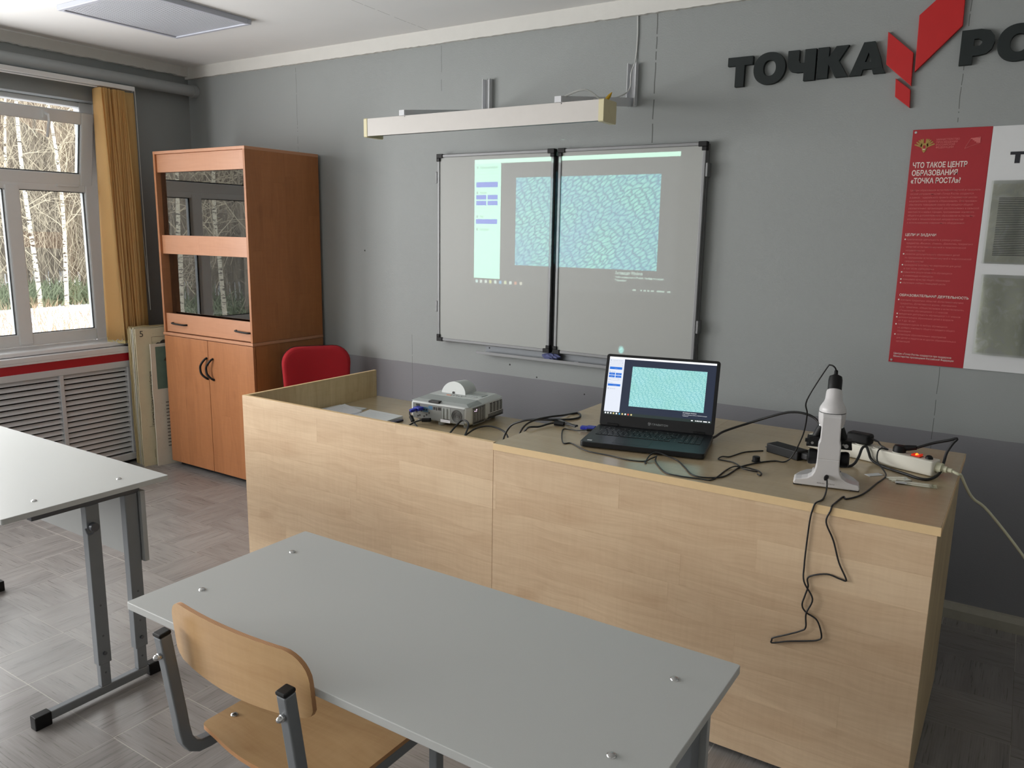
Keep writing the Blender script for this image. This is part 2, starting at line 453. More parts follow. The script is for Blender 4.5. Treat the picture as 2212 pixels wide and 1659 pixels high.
def wall_mat(name, upper, lower, split, seams=(), holes=()):
    m, nt, bs = new_mat(name)
    co = nt.objco(); x, y, z = nt.xyz(co)
    big = nt.noise(co, 1.1, 3); fine = nt.noise(co, 160, 3)
    up = nt.mix(nt.mr(big, 0.3, 0.7), [c * 0.97 for c in upper[:3]], [min(1, c * 1.03) for c in upper[:3]])
    edge = nt.add(split, nt.mul(nt.sub(nt.noise(co, 9, 2), 0.5), 0.006))
    f = nt.m('LESS_THAN', z, edge)
    col = nt.mix(f, up, lower)
    for (sx, z0, z1, w) in seams:
        wob = nt.add(sx, nt.mul(nt.sub(nt.noise(nt.vec(0, 0, z), 7, 2), 0.5), 0.012))
        d = nt.m('ABSOLUTE', nt.sub(x, wob))
        brk = nt.m('GREATER_THAN', nt.noise(nt.vec(sx, 0, z), 26, 2), 0.42)
        s = nt.mul(nt.mul(nt.m('LESS_THAN', d, w), brk), nt.mul(nt.m('GREATER_THAN', z, z0), nt.m('LESS_THAN', z, z1)))
        col = nt.mix(nt.mul(s, 0.75), col, lin(62, 64, 62))
    for (hx, hz, hr) in holes:
        d = nt.add(nt.m('POWER', nt.sub(x, hx), 2), nt.m('POWER', nt.sub(z, hz), 2))
        col = nt.mix(nt.m('LESS_THAN', d, hr * hr), col, lin(30, 30, 30))
    nt.put(bs.inputs['Base Color'], col)
    bs.inputs['Roughness'].default_value = 0.62
    b = nt.n('ShaderNodeBump', {'Height': fine, 'Strength': 0.22, 'Distance': 0.003})
    nt.put(bs.inputs['Normal'], b.outputs[0])
    return m
WALL_UP, WALL_LO = lin(143, 147, 146), lin(116, 116, 120)
M['wall_back'] = wall_mat('wall_back_paint', WALL_UP, WALL_LO, 0.758,
    seams=[(3.388, 1.93, 2.49, 0.0028), (2.165, 2.25, 2.48, 0.0012), (1.05, 1.9, 2.47, 0.0012), (4.62, 1.95, 2.40, 0.0014), (4.66, 0.3, 1.02, 0.0012), (1.95, 0.1, 0.93, 0.0012)],
    holes=[(2.63, 0.818, 0.005), (2.80, 0.768, 0.0045), (1.59, 1.395, 0.005), (3.085, 0.712, 0.004), (3.30, 0.70, 0.005), (3.24, 0.735, 0.003)])
M['wall_bounce'] = mat('wall_bounce_paint', lin(206, 207, 204), 0.7, var=0.03)  # paler paint on the unseen walls, chosen to bounce fill light back
M['wall_plain'] = wall_mat('wall_plain_paint', WALL_UP, WALL_LO, 0.758)

def floor_mat():
    m, nt, bs = new_mat('vinyl_floor')
    co = nt.objco(); x, y, z = nt.xyz(co)
    s = 0.252
    gx = nt.div(nt.sub(x, 2.01), s); gy = nt.div(nt.sub(y, -2.11), s)
    ix = nt.m('FLOOR', gx); iy = nt.m('FLOOR', gy)
    par = nt.m('FLOORED_MODULO', nt.add(ix, iy), 2.0)
    cell = nt.n('ShaderNodeTexWhiteNoise', {'Vector': nt.vec(ix, iy, 2.0)}, noise_dimensions='3D').outputs[0]
    fx = nt.m('FRACT', gx); fy = nt.m('FRACT', gy)
    # grain direction alternates from block to block
    a = nt.add(nt.mul(x, nt.sub(1.0, par)), nt.mul(y, par))
    c = nt.add(nt.mul(y, nt.sub(1.0, par)), nt.mul(x, par))
    fc = nt.add(nt.mul(fy, nt.sub(1.0, par)), nt.mul(fx, par))
    off = nt.mul(cell, 20)
    grain = nt.noise(nt.vec(nt.mul(a, 7), nt.mul(c, 210), off), 1.0, 3, 0.55)
    wide = nt.noise(nt.vec(nt.mul(a, 4), nt.mul(c, 26), off), 1.0, 2)
    f = nt.add(nt.mul(nt.mr(grain, 0.22, 0.80), 0.50), nt.mul(nt.mr(wide, 0.3, 0.7), 0.3))
    f = nt.add(f, nt.mul(cell, 0.14))
    pl = nt.m('FLOOR', nt.mul(fc, 3.0))
    ptone = nt.n('ShaderNodeTexWhiteNoise', {'Vector': nt.vec(ix, iy, pl)}, noise_dimensions='3D').outputs[0]
    f = nt.add(f, nt.mul(nt.sub(ptone, 0.5), 0.14))
    col = nt.mix(f, lin(100, 96, 94), lin(152, 148, 145))
    # seams between blocks; every second one shows lighter
    ex = nt.m('MINIMUM', fx, nt.sub(1.0, fx)); ey = nt.m('MINIMUM', fy, nt.sub(1.0, fy))
    seam = nt.m('LESS_THAN', nt.m('MINIMUM', ex, ey), 0.0055)
    bright = nt.noise(nt.vec(nt.mul(ix, 0.37), nt.mul(iy, 0.41), 0.0), 1.0, 0)
    scol = nt.mix(nt.m('GREATER_THAN', bright, 0.5), lin(104, 98, 94), lin(196, 189, 182))
    col = nt.mix(nt.mul(seam, 0.62), col, scol)
    nt.put(bs.inputs['Base Color'], col)
    rg = nt.mr(grain, 0.2, 0.8, 0.25, 0.34)
    nt.put(bs.inputs['Roughness'], rg)
    h = nt.sub(grain, nt.mul(seam, 1.2))
    b = nt.n('ShaderNodeBump', {'Height': h, 'Strength': 0.06, 'Distance': 0.002})
    nt.put(bs.inputs['Normal'], b.outputs[0])
    return m
M['floor'] = floor_mat()

# ---------------------------------------------------------------- room shell
XR, YF, ZC = 7.6, -8.0, 2.56
def struct(name, mb, m, parent=None, **k):
    o = mb.build(name, m, parent, **k)
    if parent is None: o['kind'] = 'structure'
    return o
struct('floor', MB().box(-0.02, YF, -0.12, XR, 0.05, 0.0), M['floor'])
struct('ceiling', MB().box(-0.24, YF, ZC, XR, 0.2, ZC + 0.15), M['ceiling'])
struct('wall_back', MB().box(-0.24, 0.0, -0.1, XR, 0.2, ZC), M['wall_back'])
struct('wall_right', MB().box(XR, YF, -0.1, XR + 0.2, 0.2, ZC), M['wall_bounce'])
struct('wall_front', MB().box(-0.45, YF - 0.2, -0.1, XR + 0.2, YF, ZC), M['wall_bounce'])
wl = MB()
ZB, ZT = 0.765, 2.255
wl.box(-0.24, YF, -0.1, 0, 0.0, ZB)
wl.box(-0.24, YF, ZT, 0, 0.0, ZC)
ys = [0.0] + [v for a, b in WIN for v in (b, a)] + [YF]
for i in range(0, len(ys), 2): wl.box(-0.24, ys[i + 1], ZB, 0, ys[i], ZT)
struct('wall_left', wl, M['wall_plain'])

# white plaster cornice with a ragged lower edge, back wall and window wall
rr = random.Random(3)
pts = [(0.0, ZC), (XR, ZC)]
k = 420
for i in range(k + 1): pts.append((XR - XR * i / k, 2.487 + rr.uniform(-0.0016, 0.0016)))
struct('trim_1', MB().prism(pts, -0.022, 0.0, 'y'), M['white_paint'])
pts = [(-0.022, ZC), (YF, ZC)] + [(YF - (YF + 0.022) * i / k, 2.502 + rr.uniform(-0.003, 0.003)) for i in range(k + 1)]
struct('trim_2', MB().prism(pts, 0.0, 0.035, 'x'), M['white_paint'])
# wooden skirting on the back wall
M['skirting'] = mat('skirting', lin(150, 146, 134), 0.5, var=0.1)
struct('baseboard_back', MB().prism([(0.0, 0.0), (-0.022, 0.0), (-0.022, 0.04), (-0.012, 0.062), (0.0, 0.066)], 1.30, XR, 'x'), M['skirting'])

# ---------------------------------------------------------------- windows
def make_window(idx, y0, y1):
    """white plastic window: two fixed lower lights and one vent across the top, tilted open inwards"""
    t = thing('window_%d' % idx, 'white plastic window', 'window', (-0.1, (y0 + y1) / 2, 0.79)); t['kind'] = 'structure'
    del t['label']; del t['category']
    fr = MB()
    xa, xb = -0.17, -0.10
    g = 0.045
    fr.box(xa, y0 + 0.085, 0.79, xb, y1 - 0.085, 0.862); fr.box(xa, y0 + 0.085, 2.224, xb, y1 - 0.085, ZT)
    fr.box(xa, y0, 0.79, xb, y0 + 0.085, ZT); fr.box(xa, y1 - 0.085, 0.79, xb, y1, ZT)
    fr.box(xa, y0 + 0.085, 1.715, xb, y1 - 0.085, 1.757)
    ms = [y1 - 0.52, (y0 + y1 - 0.52 + 0.3) / 2]
    ms = [y1 - 0.52, y1 - 1.18]
    for ym in ms: fr.box(xa, ym - 0.04, 0.80, xb + 0.006, ym + 0.04, 1.74)
    fr.build('window_frame', M['white_pvc'], t, bev=0.006)
    edges = [y1 - 0.085] + [v for ym in ms for v in (ym + 0.04, ym - 0.04)] + [y0 + 0.085]
    for i in range(0, 6, 2):
        b_, a_ = edges[i], edges[i + 1]
        MB().box(-0.142, a_, 0.862, -0.136, b_, 1.715).build('pane', M['glass'], t)
        gk = MB()   # dark gasket round the pane
        for (p0, p1, q0, q1) in ((a_, a_ + 0.004, 0.862, 1.715), (b_ - 0.004, b_, 0.862, 1.715), (a_, b_, 0.862, 0.866), (a_, b_, 1.711, 1.715)):
            gk.box(-0.134, p0, q0, -0.126, p1, q1)
        gk.build('gasket', M['black_rubber'], t)
    # vent sash, hinged along its lower edge and leaning into the room
    s = thing('vent_sash', None, None, (0, 0, 0)); s.parent = t
    Mx = Matrix.Translation((-0.135, 0, 1.757)) @ Matrix.Rotation(radians(10.5), 4, 'Y')
    ya, yb = y0 + 0.04, y1 - 0.04
    H = 0.440
    sf = MB()
    sf.box(-0.035, ya + 0.075, 0.0, 0.035, yb - 0.075, 0.072, 0, Mx); sf.box(-0.035, ya + 0.075, H - 0.072, 0.035, yb - 0.075, H, 0, Mx)
    sf.box(-0.035, ya, 0, 0.035, ya + 0.075, H, 0, Mx); sf.box(-0.035, yb - 0.075, 0, 0.035, yb, H, 0, Mx)
    bpy.data.objects.remove(s)
    so = sf.build('vent_sash', M['white_pvc'], t, bev=0.006)
    MB().box(-0.003, ya + 0.075, 0.072, 0.003, yb - 0.075, H - 0.072, 0, Mx).build('pane', M['glass'], so).matrix_parent_inverse = Matrix()
    gk = MB()
    for (p0, p1, q0, q1) in ((ya + .075, ya + .08, .072, H - .072), (yb - .08, yb - .075, .072, H - .072), (ya + .075, yb - .075, .072, .077)):
        gk.box(0.008, p0, q0, 0.014, p1, q1, 0, Mx)
    gk.build('gasket', M['black_rubber'], so)
    hd = MB()
    hy = -0.95 if idx == 1 else (y0 + y1) / 2
    hd.box(0.035, hy - 0.016, H - 0.055, 0.045, hy + 0.016, H - 0.012, 0, Mx)
    hd.tube([Mx @ Vector(p) for p in ((0.045, hy, H - 0.03), (0.075, hy, H - 0.034), (0.082, hy, H - 0.06), (0.076, hy - 0.006, H - 0.16))], 0.009, 8)
    hd.build('handle', M['white_pvc'], so, smooth=40)
    MB().box(-0.235, y1 - 0.004, 0.79, -0.001, y1 - 0.0005, ZT - 0.001).build('reveal_panel', M['white_pvc'], t)
    vt = MB().box(-0.10, y1 - 0.26, 1.745, -0.088, y1 - 0.13, 1.757)
    vt.build('vent_cover', M['white_pvc'], t, bev=0.002)
    return t
for i, (a, b) in enumerate(WIN): make_window(i + 1, a, b)
for i, (a, b) in enumerate(WIN):
    struct('trim_%d' % (3 + i), MB().box(-0.11, a - 0.05, ZB, 0.11, b + 0.06 if i else -0.585, 0.79), M['sill'], bev=0.006)
# red painted strip on the wall below the sill
struct('trim_6', MB().box(0.0, -2.75, 0.668, 0.152, -0.645, 0.735), M['red_paint'])

# ---------------------------------------------------------------- outdoors: snow, trees
def snow_mat():
    m, nt, bs = new_mat('snowy_ground')
    co = nt.objco()
    f = nt.noise(co, 2.2, 5, 0.7); g = nt.noise(co, 14, 4, 0.7)
    k = nt.mul(nt.mr(nt.add(nt.mul(f, 0.55), nt.mul(g, 0.45)), 0.56, 0.66), 0.8)
    nt.put(bs.inputs['Base Color'], nt.mix(k, lin(238, 240, 244), lin(150, 118, 98)))
    bs.inputs['Roughness'].default_value = 0.9
    b = nt.n('ShaderNodeBump', {'Height': g, 'Strength': 0.6, 'Distance': 0.08}); nt.put(bs.inputs['Normal'], b.outputs[0])
    return m
M['snow'] = snow_mat()
gr = MB(); nx, ny = 40, 60
gv = []
for i in range(nx + 1):
    for j in range(ny + 1):
        X = -0.5 - 70.0 * i / nx; Y = -50 + 100.0 * j / ny
        gv.append((X, Y, -0.8 + 0.12 * sin(X * 0.9 + Y * 0.4) * min(1, -X / 8) + max(0, (-X - 14)) * 0.05))
gr.addm(gv, [(i * (ny + 1) + j, (i + 1) * (ny + 1) + j, (i + 1) * (ny + 1) + j + 1, i * (ny + 1) + j + 1) for i in range(nx) for j in range(ny)])
struct('ground', gr, M['snow'], smooth=60)
def ground_z(X, Y): return -0.8 + 0.12 * sin(X * 0.9 + Y * 0.4) * min(1, -X / 8) + max(0, (-X - 14)) * 0.05

def bark_mat():
    m, nt, bs = new_mat('birch_bark')
    x, y, z = nt.xyz(nt.objco())
    n1 = nt.noise(nt.vec(nt.mul(x, 6), nt.mul(y, 6), nt.mul(z, 22)), 1.0, 3, 0.7)
    n2 = nt.noise(nt.vec(x, y, nt.mul(z, 2.5)), 1.0, 2)
    k = nt.mr(nt.add(n1, nt.mul(n2, 0.25)), 0.64, 0.72)
    nt.put(bs.inputs['Base Color'], nt.mix(k, lin(214, 206, 186), lin(60, 50, 42)))
    bs.inputs['Roughness'].default_value = 0.85
    return m
M['birch'] = bark_mat()
M['twig_tan'] = mat('twig_tan', lin(164, 153, 133), 0.9, var=0.25, scale=3)
M['twig_brown'] = mat('twig_brown', lin(118, 107, 94), 0.9, var=0.35, scale=2)
M['twig_far'] = mat('twig_far', lin(142, 134, 125), 0.95, var=0.25, scale=0.8)  # paler than the near stems: distance haze put into the colour
M['fir'] = mat('fir', lin(94, 102, 78), 0.9, var=0.35, scale=8)
M['grass_dry'] = mat('grass_dry', lin(170, 144, 120), 0.9, var=0.3, scale=6)

def limb(mb, p, d, L, r, rg, n=5, k=5, droop=0.0):
    pts = [Vector(p)]; d = Vector(d).normalized()
    for i in range(k):
        d = (d + Vector((rg.uniform(-.22, .22), rg.uniform(-.22, .22), rg.uniform(-.12, .12) - droop))).normalized()
        pts.append(pts[-1] + d * (L / k))
    mb.tube(pts, r, n, taper=[1 - 0.85 * i / k for i in range(k + 1)])
    return pts
def make_tree(name, label, seed, h, r, bark, lean=0.0, nb=26, low=1.2):
    rg = random.Random(seed)
    t = thing(name, label, 'tree', (0, 0, 0))
    tr = MB(); pts = []; k = 14
    ph = rg.uniform(0, 6)
    for i in range(k + 1):
        z = h * i / k
        pts.append(Vector((lean * z + 0.10 * sin(z * 0.7 + ph), 0.10 * cos(z * 0.6 + ph) - 0.10 * cos(ph), z)))
    tr.tube(pts, r, 8, taper=[1 - 0.8 * i / k for i in range(k + 1)])
    tr.build('trunk', bark, t, smooth=60, local=True)
    br = MB()
    for i in range(nb):
        z = rg.uniform(low, h * 0.96); f = z / h * k; j = int(f); p = pts[j].lerp(pts[min(j + 1, k)], f - j)
        a = rg.uniform(0, 2 * pi); L = rg.uniform(0.7, 2.2) * (1.1 - 0.5 * z / h)
        q = limb(br, p, (cos(a), sin(a), rg.uniform(0.2, 1.0)), L, 0.016 * (1 - 0.4 * z / h), rg, 4, 5, 0.03)
        for _ in range(4):
            s = q[rg.randint(1, 4)]; a2 = a + rg.uniform(-1.3, 1.3)
            limb(br, s, (cos(a2), sin(a2), rg.uniform(-.2, .8)), L * rg.uniform(.3, .6), 0.007, rg, 3, 4, 0.06)
    br.build('branches', M['twig_tan'] if bark is M['birch'] else M['twig_brown'], t, local=True)
    return t
B1 = make_tree('birch_tree', 'leafless white birch standing in the snow outside the window', 11, 10.5, 0.062, M['birch'], 0.015)
B2 = make_tree('birch_tree', 'leafless white birch standing in the snow outside the window', 23, 9.5, 0.055, M['birch'], -0.02)
G1 = make_tree('bare_tree', 'leafless brown tree standing in the wood outside the window', 31, 9.0, 0.06, M['twig_brown'], 0.01, 34, 0.6)
G2 = make_tree('bare_tree', 'leafless brown tree standing in the wood outside the window', 47, 8.0, 0.05, M['twig_brown'], -0.03, 34, 0.4)
for o in (B1, B2): o['group'] = 'leafless birches outside the window'
for o in (G1, G2): o['group'] = 'leafless brown trees outside the window'
def dirpt(yw, dist, cy=-3.517):
    """point out in the wood on the line from the room through the window at y = yw"""
    dx, dy = -0.1 - 4.9175, yw - cy; L = sqrt(dx * dx + dy * dy)
    return (-0.1 + dx / L * dist, yw + dy / L * dist)
spots = []
for yw, d, o in ((-1.045, 18.5, B1), (-0.865, 18.0, B2), (-1.16, 21.0, B2), (-0.80, 36, B1), (-0.98, 38, B2), (-1.25, 24, B1), (-0.72, 34, B2)):
    spots.append((*dirpt(yw, d), o))
for yw, d, o in ((-0.93, 24, G2), (-0.76, 25, G1), (-1.10, 26, G1), (-0.83, 29, G2), (-1.0, 27, G1), (-1.2, 26, G2), (-0.70, 27, G2), (-0.90, 28, G1), (-1.07, 29, G2), (-0.78, 32, G1), (-0.95, 33, G2)):
    spots.append((*dirpt(yw, d), o))
# and the part of the wood that the cabinet glass mirrors
for i in range(14):
    yw = -0.75 - 1.5 * (i + 0.5) / 14; dist = 10 + (i * 7 % 11)
    X, Y = dirpt(yw, dist, 2.40)
    spots.append((X, Y, (G1, G2, B2)[i % 3]))
used = set()
for X, Y, o in spots:
    c = o if o.name not in used else copy_tree(o)
    used.add(o.name)
    a = rnd.uniform(0, 6.28)
    c.matrix_basis = Matrix.Translation((X, Y, ground_z(X, Y) - 0.05)) @ Matrix.Rotation(a, 4, 'Z')

def thicket(name, label, cat, n, region, hgt, width, m, seed, lean=0.25, segs=3, z0=0.0):
    """uncountable undergrowth: bent three-sided stems in one mesh"""
    rg = random.Random(seed); mb = MB()
    for _ in range(n):
        X, Y = region(rg); h = rg.uniform(*hgt); w = rg.uniform(*width)
        a = rg.uniform(0, 6.28); l = rg.uniform(0, lean)
        p = Vector((X, Y, ground_z(X, Y) + (rg.uniform(0, z0) if z0 else 0))); d = Vector((cos(a) * l, sin(a) * l, 1)).normalized(); pts = [p]
        for i in range(segs):
            d = (d + Vector((rg.uniform(-lean, lean), rg.uniform(-lean, lean), 0)) * 0.6).normalized(); pts.append(pts[-1] + d * h / segs)
        mb.tube(pts, w, 3, taper=[1 - 0.75 * i / segs for i in range(segs + 1)])
    o = mb.build(name, m, fix=False); return tag(o, label, cat, kind='stuff')
def wedge(d0, d1):
    def f(rg):
        if rg.random() < 0.62: return dirpt(rg.uniform(-1.4, -0.6) if rg.random() < 0.72 else rg.uniform(-2.7, -1.4), rg.uniform(d0, d1))
        return dirpt(rg.uniform(-2.5, -0.6), rg.uniform(d0 * 0.75, d1 * 0.8), 2.40)
    return f
thicket('tree_thicket', 'dense brown thicket of bare saplings beyond the snow', 'thicket', 2000, wedge(22, 38), (4, 11), (0.012, 0.032), M['twig_brown'], 5, 0.07, 5)
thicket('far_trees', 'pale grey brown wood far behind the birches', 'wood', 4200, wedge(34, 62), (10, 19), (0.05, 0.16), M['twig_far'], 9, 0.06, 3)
thicket('bush_brushwood', 'tangled fine tan twigs among the birches', 'brushwood', 6000, wedge(19, 28), (0.4, 1.7), (0.004, 0.009), M['twig_tan'], 15, 0.8, 4, z0=7.0)
thicket('dry_grass', 'dry reddish grass stalks poking through the snow', 'grass', 3600, wedge(8, 17), (0.15, 0.5), (0.004, 0.009), M['grass_dry'], 21, 0.5, 3)
thicket('fir_bush_undergrowth', 'low green fir undergrowth dusted with snow', 'undergrowth', 2600, wedge(18.5, 22), (0.2, 0.8), (0.015, 0.04), M['fir'], 27, 0.9, 3)

# ---------------------------------------------------------------- things on and along the walls
# heating pipe under the ceiling
mb = MB(); mb.tube([(0.082, YF + 0.02, 2.405), (0.082, -0.035, 2.405)], 0.036, 20)
mb.tube([(0.082, -0.035, 2.405), (0.082, -0.001, 2.405)], 0.041, 20)
tag(mb.build('heating_pipe', M['grey_pipe'], smooth=50), 'thick grey painted pipe running above the window below the ceiling', 'pipe')

# vertical blind drawn to the right side of the window
t = thing('vertical_blind', 'yellow vertical slat blind gathered at the right of the window', 'blind', (0.1, -0.6, 0.8))
mb = MB().box(0.075, -2.85, 2.335, 0.125, -0.468, 2.362); mb.box(0.09, -2.85, 2.326, 0.098, -0.70, 2.331); mb.box(0.104, -2.85, 2.326, 0.112, -0.70, 2.331)
mb.box(0.0, -0.62, 2.34, 0.08, -0.60, 2.36); mb.box(0.0, -2.4, 2.34, 0.08, -2.38, 2.36)
mb.build('head_rail', M['white_pvc'], t, bev=0.003)
rg = random.Random(12)
NS = 14
for i in range(NS):
    f = i / (NS - 1)
    y = -0.700 + 0.165 * f
    # in plan: 0 lies along the window, 90 points into the room
    ang0 = radians(99 + rg.uniform(-7, 7)); ang1 = radians(88 - 12 * f + rg.uniform(-16, 16))
    if i == NS - 1: ang0 = radians(24); ang1 = radians(30); y = -0.535
    if i == 0: ang1 = radians(62)
    mb = MB(); rows = 14; cols = 6; W2 = 0.0635
    v = []
    sway = rg.uniform(-0.012, 0.012)
    for r_i in range(rows + 1):
        q = r_i / rows; z = 2.322 - (2.322 - 0.802) * q
        a = ang0 + (ang1 - ang0) * q
        for c in range(cols + 1):
            w = (c / cols - 0.5) * 2
            bow = 0.010 * (1 - w * w)
            # slat width lies in plan at angle a from the window plane
            x = 0.10 + w * W2 * sin(a) + bow * cos(a) + 0.004 * sin(q * 5 + i)
            yy = y + w * W2 * cos(a) * 0.9 - bow * sin(a) + sway * q * q
            v.append((x, yy, z))
    n = cols + 1
    fs = [(r_i * n + c, r_i * n + c + 1, (r_i + 1) * n + c + 1, (r_i + 1) * n + c) for r_i in range(rows) for c in range(cols)]
    mb.addm(v, fs)
    s = mb.build('slat', M['blind'], t, smooth=80, fix=False)
    md = s.modifiers.new('thickness', 'SOLIDIFY'); md.thickness = 0.0008
    # weighted pocket at the foot of the slat
    hb = MB(); a = ang1
    p0 = (0.10 - W2 * sin(a), y - W2 * cos(a) * 0.9 + sway, 0.80); p1 = (0.10 + W2 * sin(a), y + W2 * cos(a) * 0.9 + sway, 0.80)
    hb.tube([p0, p1], 0, rect=(0.003, 0.036), up=(0, 0, 1))
    h = hb.build('weight_pocket', M['blind_hem'], None)
    h.parent = s; h.matrix_parent_inverse = t.matrix_basis.inverted()
mb = MB(); P = []
for i in range(7):
    y0 = -0.75 + 0.25 * i / 7; y1 = -0.75 + 0.25 * (i + 1) / 7
    P += [(0.145, y0, 0.812), (0.150, (y0 + y1) / 2, 0.796)]
mb.tube(smooth_path(P, 4), 0.0018, 5)
mb.build('bottom_chain', M['wire_white'], t)
mb = MB(); mb.tube([(0.135, -0.476, 2.34), (0.137, -0.474, 1.6), (0.137, -0.472, 0.98)], 0.0025, 5); mb.tube([(0.12, -0.486, 2.34), (0.125, -0.484, 1.5), (0.137, -0.472, 0.98)], 0.0018, 5)
mb.build('pull_cord', M['wire_white'], t)

# louvred radiator screen
t = thing('radiator_screen', 'white louvred metal radiator screen below the window sill', 'radiator cover', (0.08, -1.6, 0.02))
mb = MB(); Y0, Y1, X0 = -2.74, -0.648, 0.15
for (a, b, c, d) in ((Y0, 0.632, Y1, 0.672), (Y0, 0.022, Y1, 0.066), (Y1 - 0.022, 0.066, Y1, 0.632), (Y0, 0.066, Y0 + 0.022, 0.632)):
    mb.box(0.118, a, b, X0 + 0.004, c, d)
for ym in (-1.084, -1.52, -1.956, -2.392): mb.box(0.118, ym - 0.012, 0.066, X0 + 0.004, ym + 0.012, 0.632)
mb.build('frame', M['metal_white'], t, bev=0.003)
mb = MB().box(0.0, Y0, 0.7355, X0 + 0.006, Y1, 0.7625); mb.box(0.153, Y0, 0.722, X0 + 0.006, Y1, 0.735)
mb.build('top_shelf', M['sill'], t, bev=0.003)
cols_ = [Y1 - 0.022, -1.084, -1.52, -1.956, -2.392, Y0 + 0.022]
for i in range(5):
    b, a = cols_[i] - (0.012 if i else 0), cols_[i + 1] + (0.012 if i < 4 else 0)
    mb = MB(); n = 17
    for kx in range(n):
        z = 0.068 + (0.632 - 0.068) * kx / n; h = (0.632 - 0.068) / n
        # slat: a sloping blade with a dark gap under its lip
        mb.addm([(0.147, a, z + 0.30 * h), (0.147, b, z + 0.30 * h), (0.130, b, z + h * 0.97), (0.130, a, z + h * 0.97),
                 (0.144, a, z + 0.28 * h), (0.144, b, z + 0.28 * h), (0.127, b, z + h * 0.95), (0.127, a, z + h * 0.95)],
                [(0, 1, 2, 3), (4, 7, 6, 5), (0, 4, 5, 1), (3, 2, 6, 7), (0, 3, 7, 4), (1, 5, 6, 2)])
    mb.build('louvre_panel', M['metal_white'], t)
MB().box(0.10, Y0, 0.02, 0.112, Y1, 0.66).build('shade_sheet', M['dark_gap'], t)  # dark sheet added behind the louvres; its colour makes the gaps' shade

# ---- tall cabinet with glass sashes (old fume cupboard)
cx0, cx1, cyf, cyb, czt = 0.405, 1.243, -0.561, -0.022, 1.956
t = thing('display_cabinet', 'tall cherry wood cabinet with two glass sashes and lower doors', 'cabinet', ((cx0 + cx1) / 2, -0.29, 0))
T = 0.017
MB().box(cx0, cyf, 0.868, cx0 + T, cyb, czt - T).build('side_panel', M['cherry_z'], t, bev=0.001)
MB().box(cx1 - T, cyf, 0.868, cx1, cyb, czt - T).build('side_panel', M['cherry_dark'], t, bev=0.001)
MB().box(cx0, cyf, czt - T, cx1, cyb, czt).build('top_panel', M['cherry_x'], t, bev=0.001)
MB().box(cx0 + T, cyb - 0.008, 0.87, cx1 - T, cyb, czt - T).build('back_panel', M['cherry_dark'], t)
yr = cyf + 0.012
for nm, z0, z1, yy in (('top_rail', 1.834, czt - T - 0.001, yr), ('middle_rail', 1.351, 1.463, yr + 0.004)):
    MB().box(cx0 + T, yy, z0, cx1 - T, yy + 0.017, z1).build(nm, M['cherry_x'], t, bev=0.001)
s = MB().box(cx0 + T, yr, 0.872, cx1 - T, yr + 0.017, 0.986).build('lower_rail', M['cherry_x'], t, bev=0.001)
for xm in (0.558, 1.158):
    hb = MB(); hb.tube(smooth_path([(xm - 0.068, yr, 0.928), (xm - 0.056, yr - 0.02, 0.928), (xm, yr - 0.024, 0.926), (xm + 0.056, yr - 0.02, 0.924), (xm + 0.068, yr, 0.924)], 4), 0.0055, 8, taper=None)
    hb.build('handle', M['chrome' if False else 'black_plastic'], None, smooth=50)
    h = bpy.context.scene.objects[-1] if False else COL.objects[-1]
    h.parent = s; h.matrix_parent_inverse = t.matrix_basis.inverted()
MB().box(cx0 + T, yr + 0.022, 1.452, cx1 - T, yr + 0.026, 1.846).build('upper_pane', M['cabinet_glass'], t)
MB().box(cx0 + T, yr + 0.045, 0.980, cx1 - T, yr + 0.049, 1.36).build('lower_pane', M['cabinet_glass'], t)
MB().box(cx0 + T, -0.42, 0.873, cx1 - T, cyb - 0.01, 0.885).build('inner_floor', M['cherry_dark'], t)
MB().box(cx0 - 0.004, cyf - 0.004, 0.850, cx1 + 0.004, cyb, 0.867).build('ledge', M['cherry_x'], t, bev=0.0015)
MB().box(cx0, cyf + 0.02, 0.03, cx0 + T, cyb, 0.849).build('lower_side', M['cherry_z'], t)
MB().box(cx1 - T, cyf + 0.02, 0.03, cx1, cyb, 0.849).build('lower_side', M['cherry_dark'], t)
MB().box(cx0 + 0.02, cyf + 0.05, 0.0, cx1 - 0.02, cyb - 0.02, 0.06).build('plinth', M['dark_gap'], t)
for i, (a, b) in enumerate(((cx0 + 0.001, 0.828), (0.832, cx1 - 0.001))):
    d = MB().box(a, cyf, 0.034, b, cyf + 0.017, 0.846).build('door', M['cherry_z'], t, bev=0.0012)
    xh = 0.803 if i == 0 else 0.860
    bow = -0.030 if i == 0 else -0.030
    hb = MB(); P = [(xh + 0.016, cyf, 0.742), (xh + 0.008, cyf - 0.016, 0.730), (xh - 0.012, cyf - 0.026, 0.70), (xh - 0.018, cyf - 0.027, 0.675), (xh - 0.010, cyf - 0.026, 0.645), (xh + 0.010, cyf - 0.014, 0.622), (xh + 0.018, cyf, 0.612)]
    hb.tube(smooth_path(P, 4), 0.0065, 8)
    h = hb.build('handle', M['black_plastic'], None, smooth=50); h.parent = d; h.matrix_parent_inverse = t.matrix_basis.inverted()
MB().box(cx0 + T, cyb - 0.008, 0.05, cx1 - T, cyb, 0.849).build('lower_back', M['cherry_dark'], t)

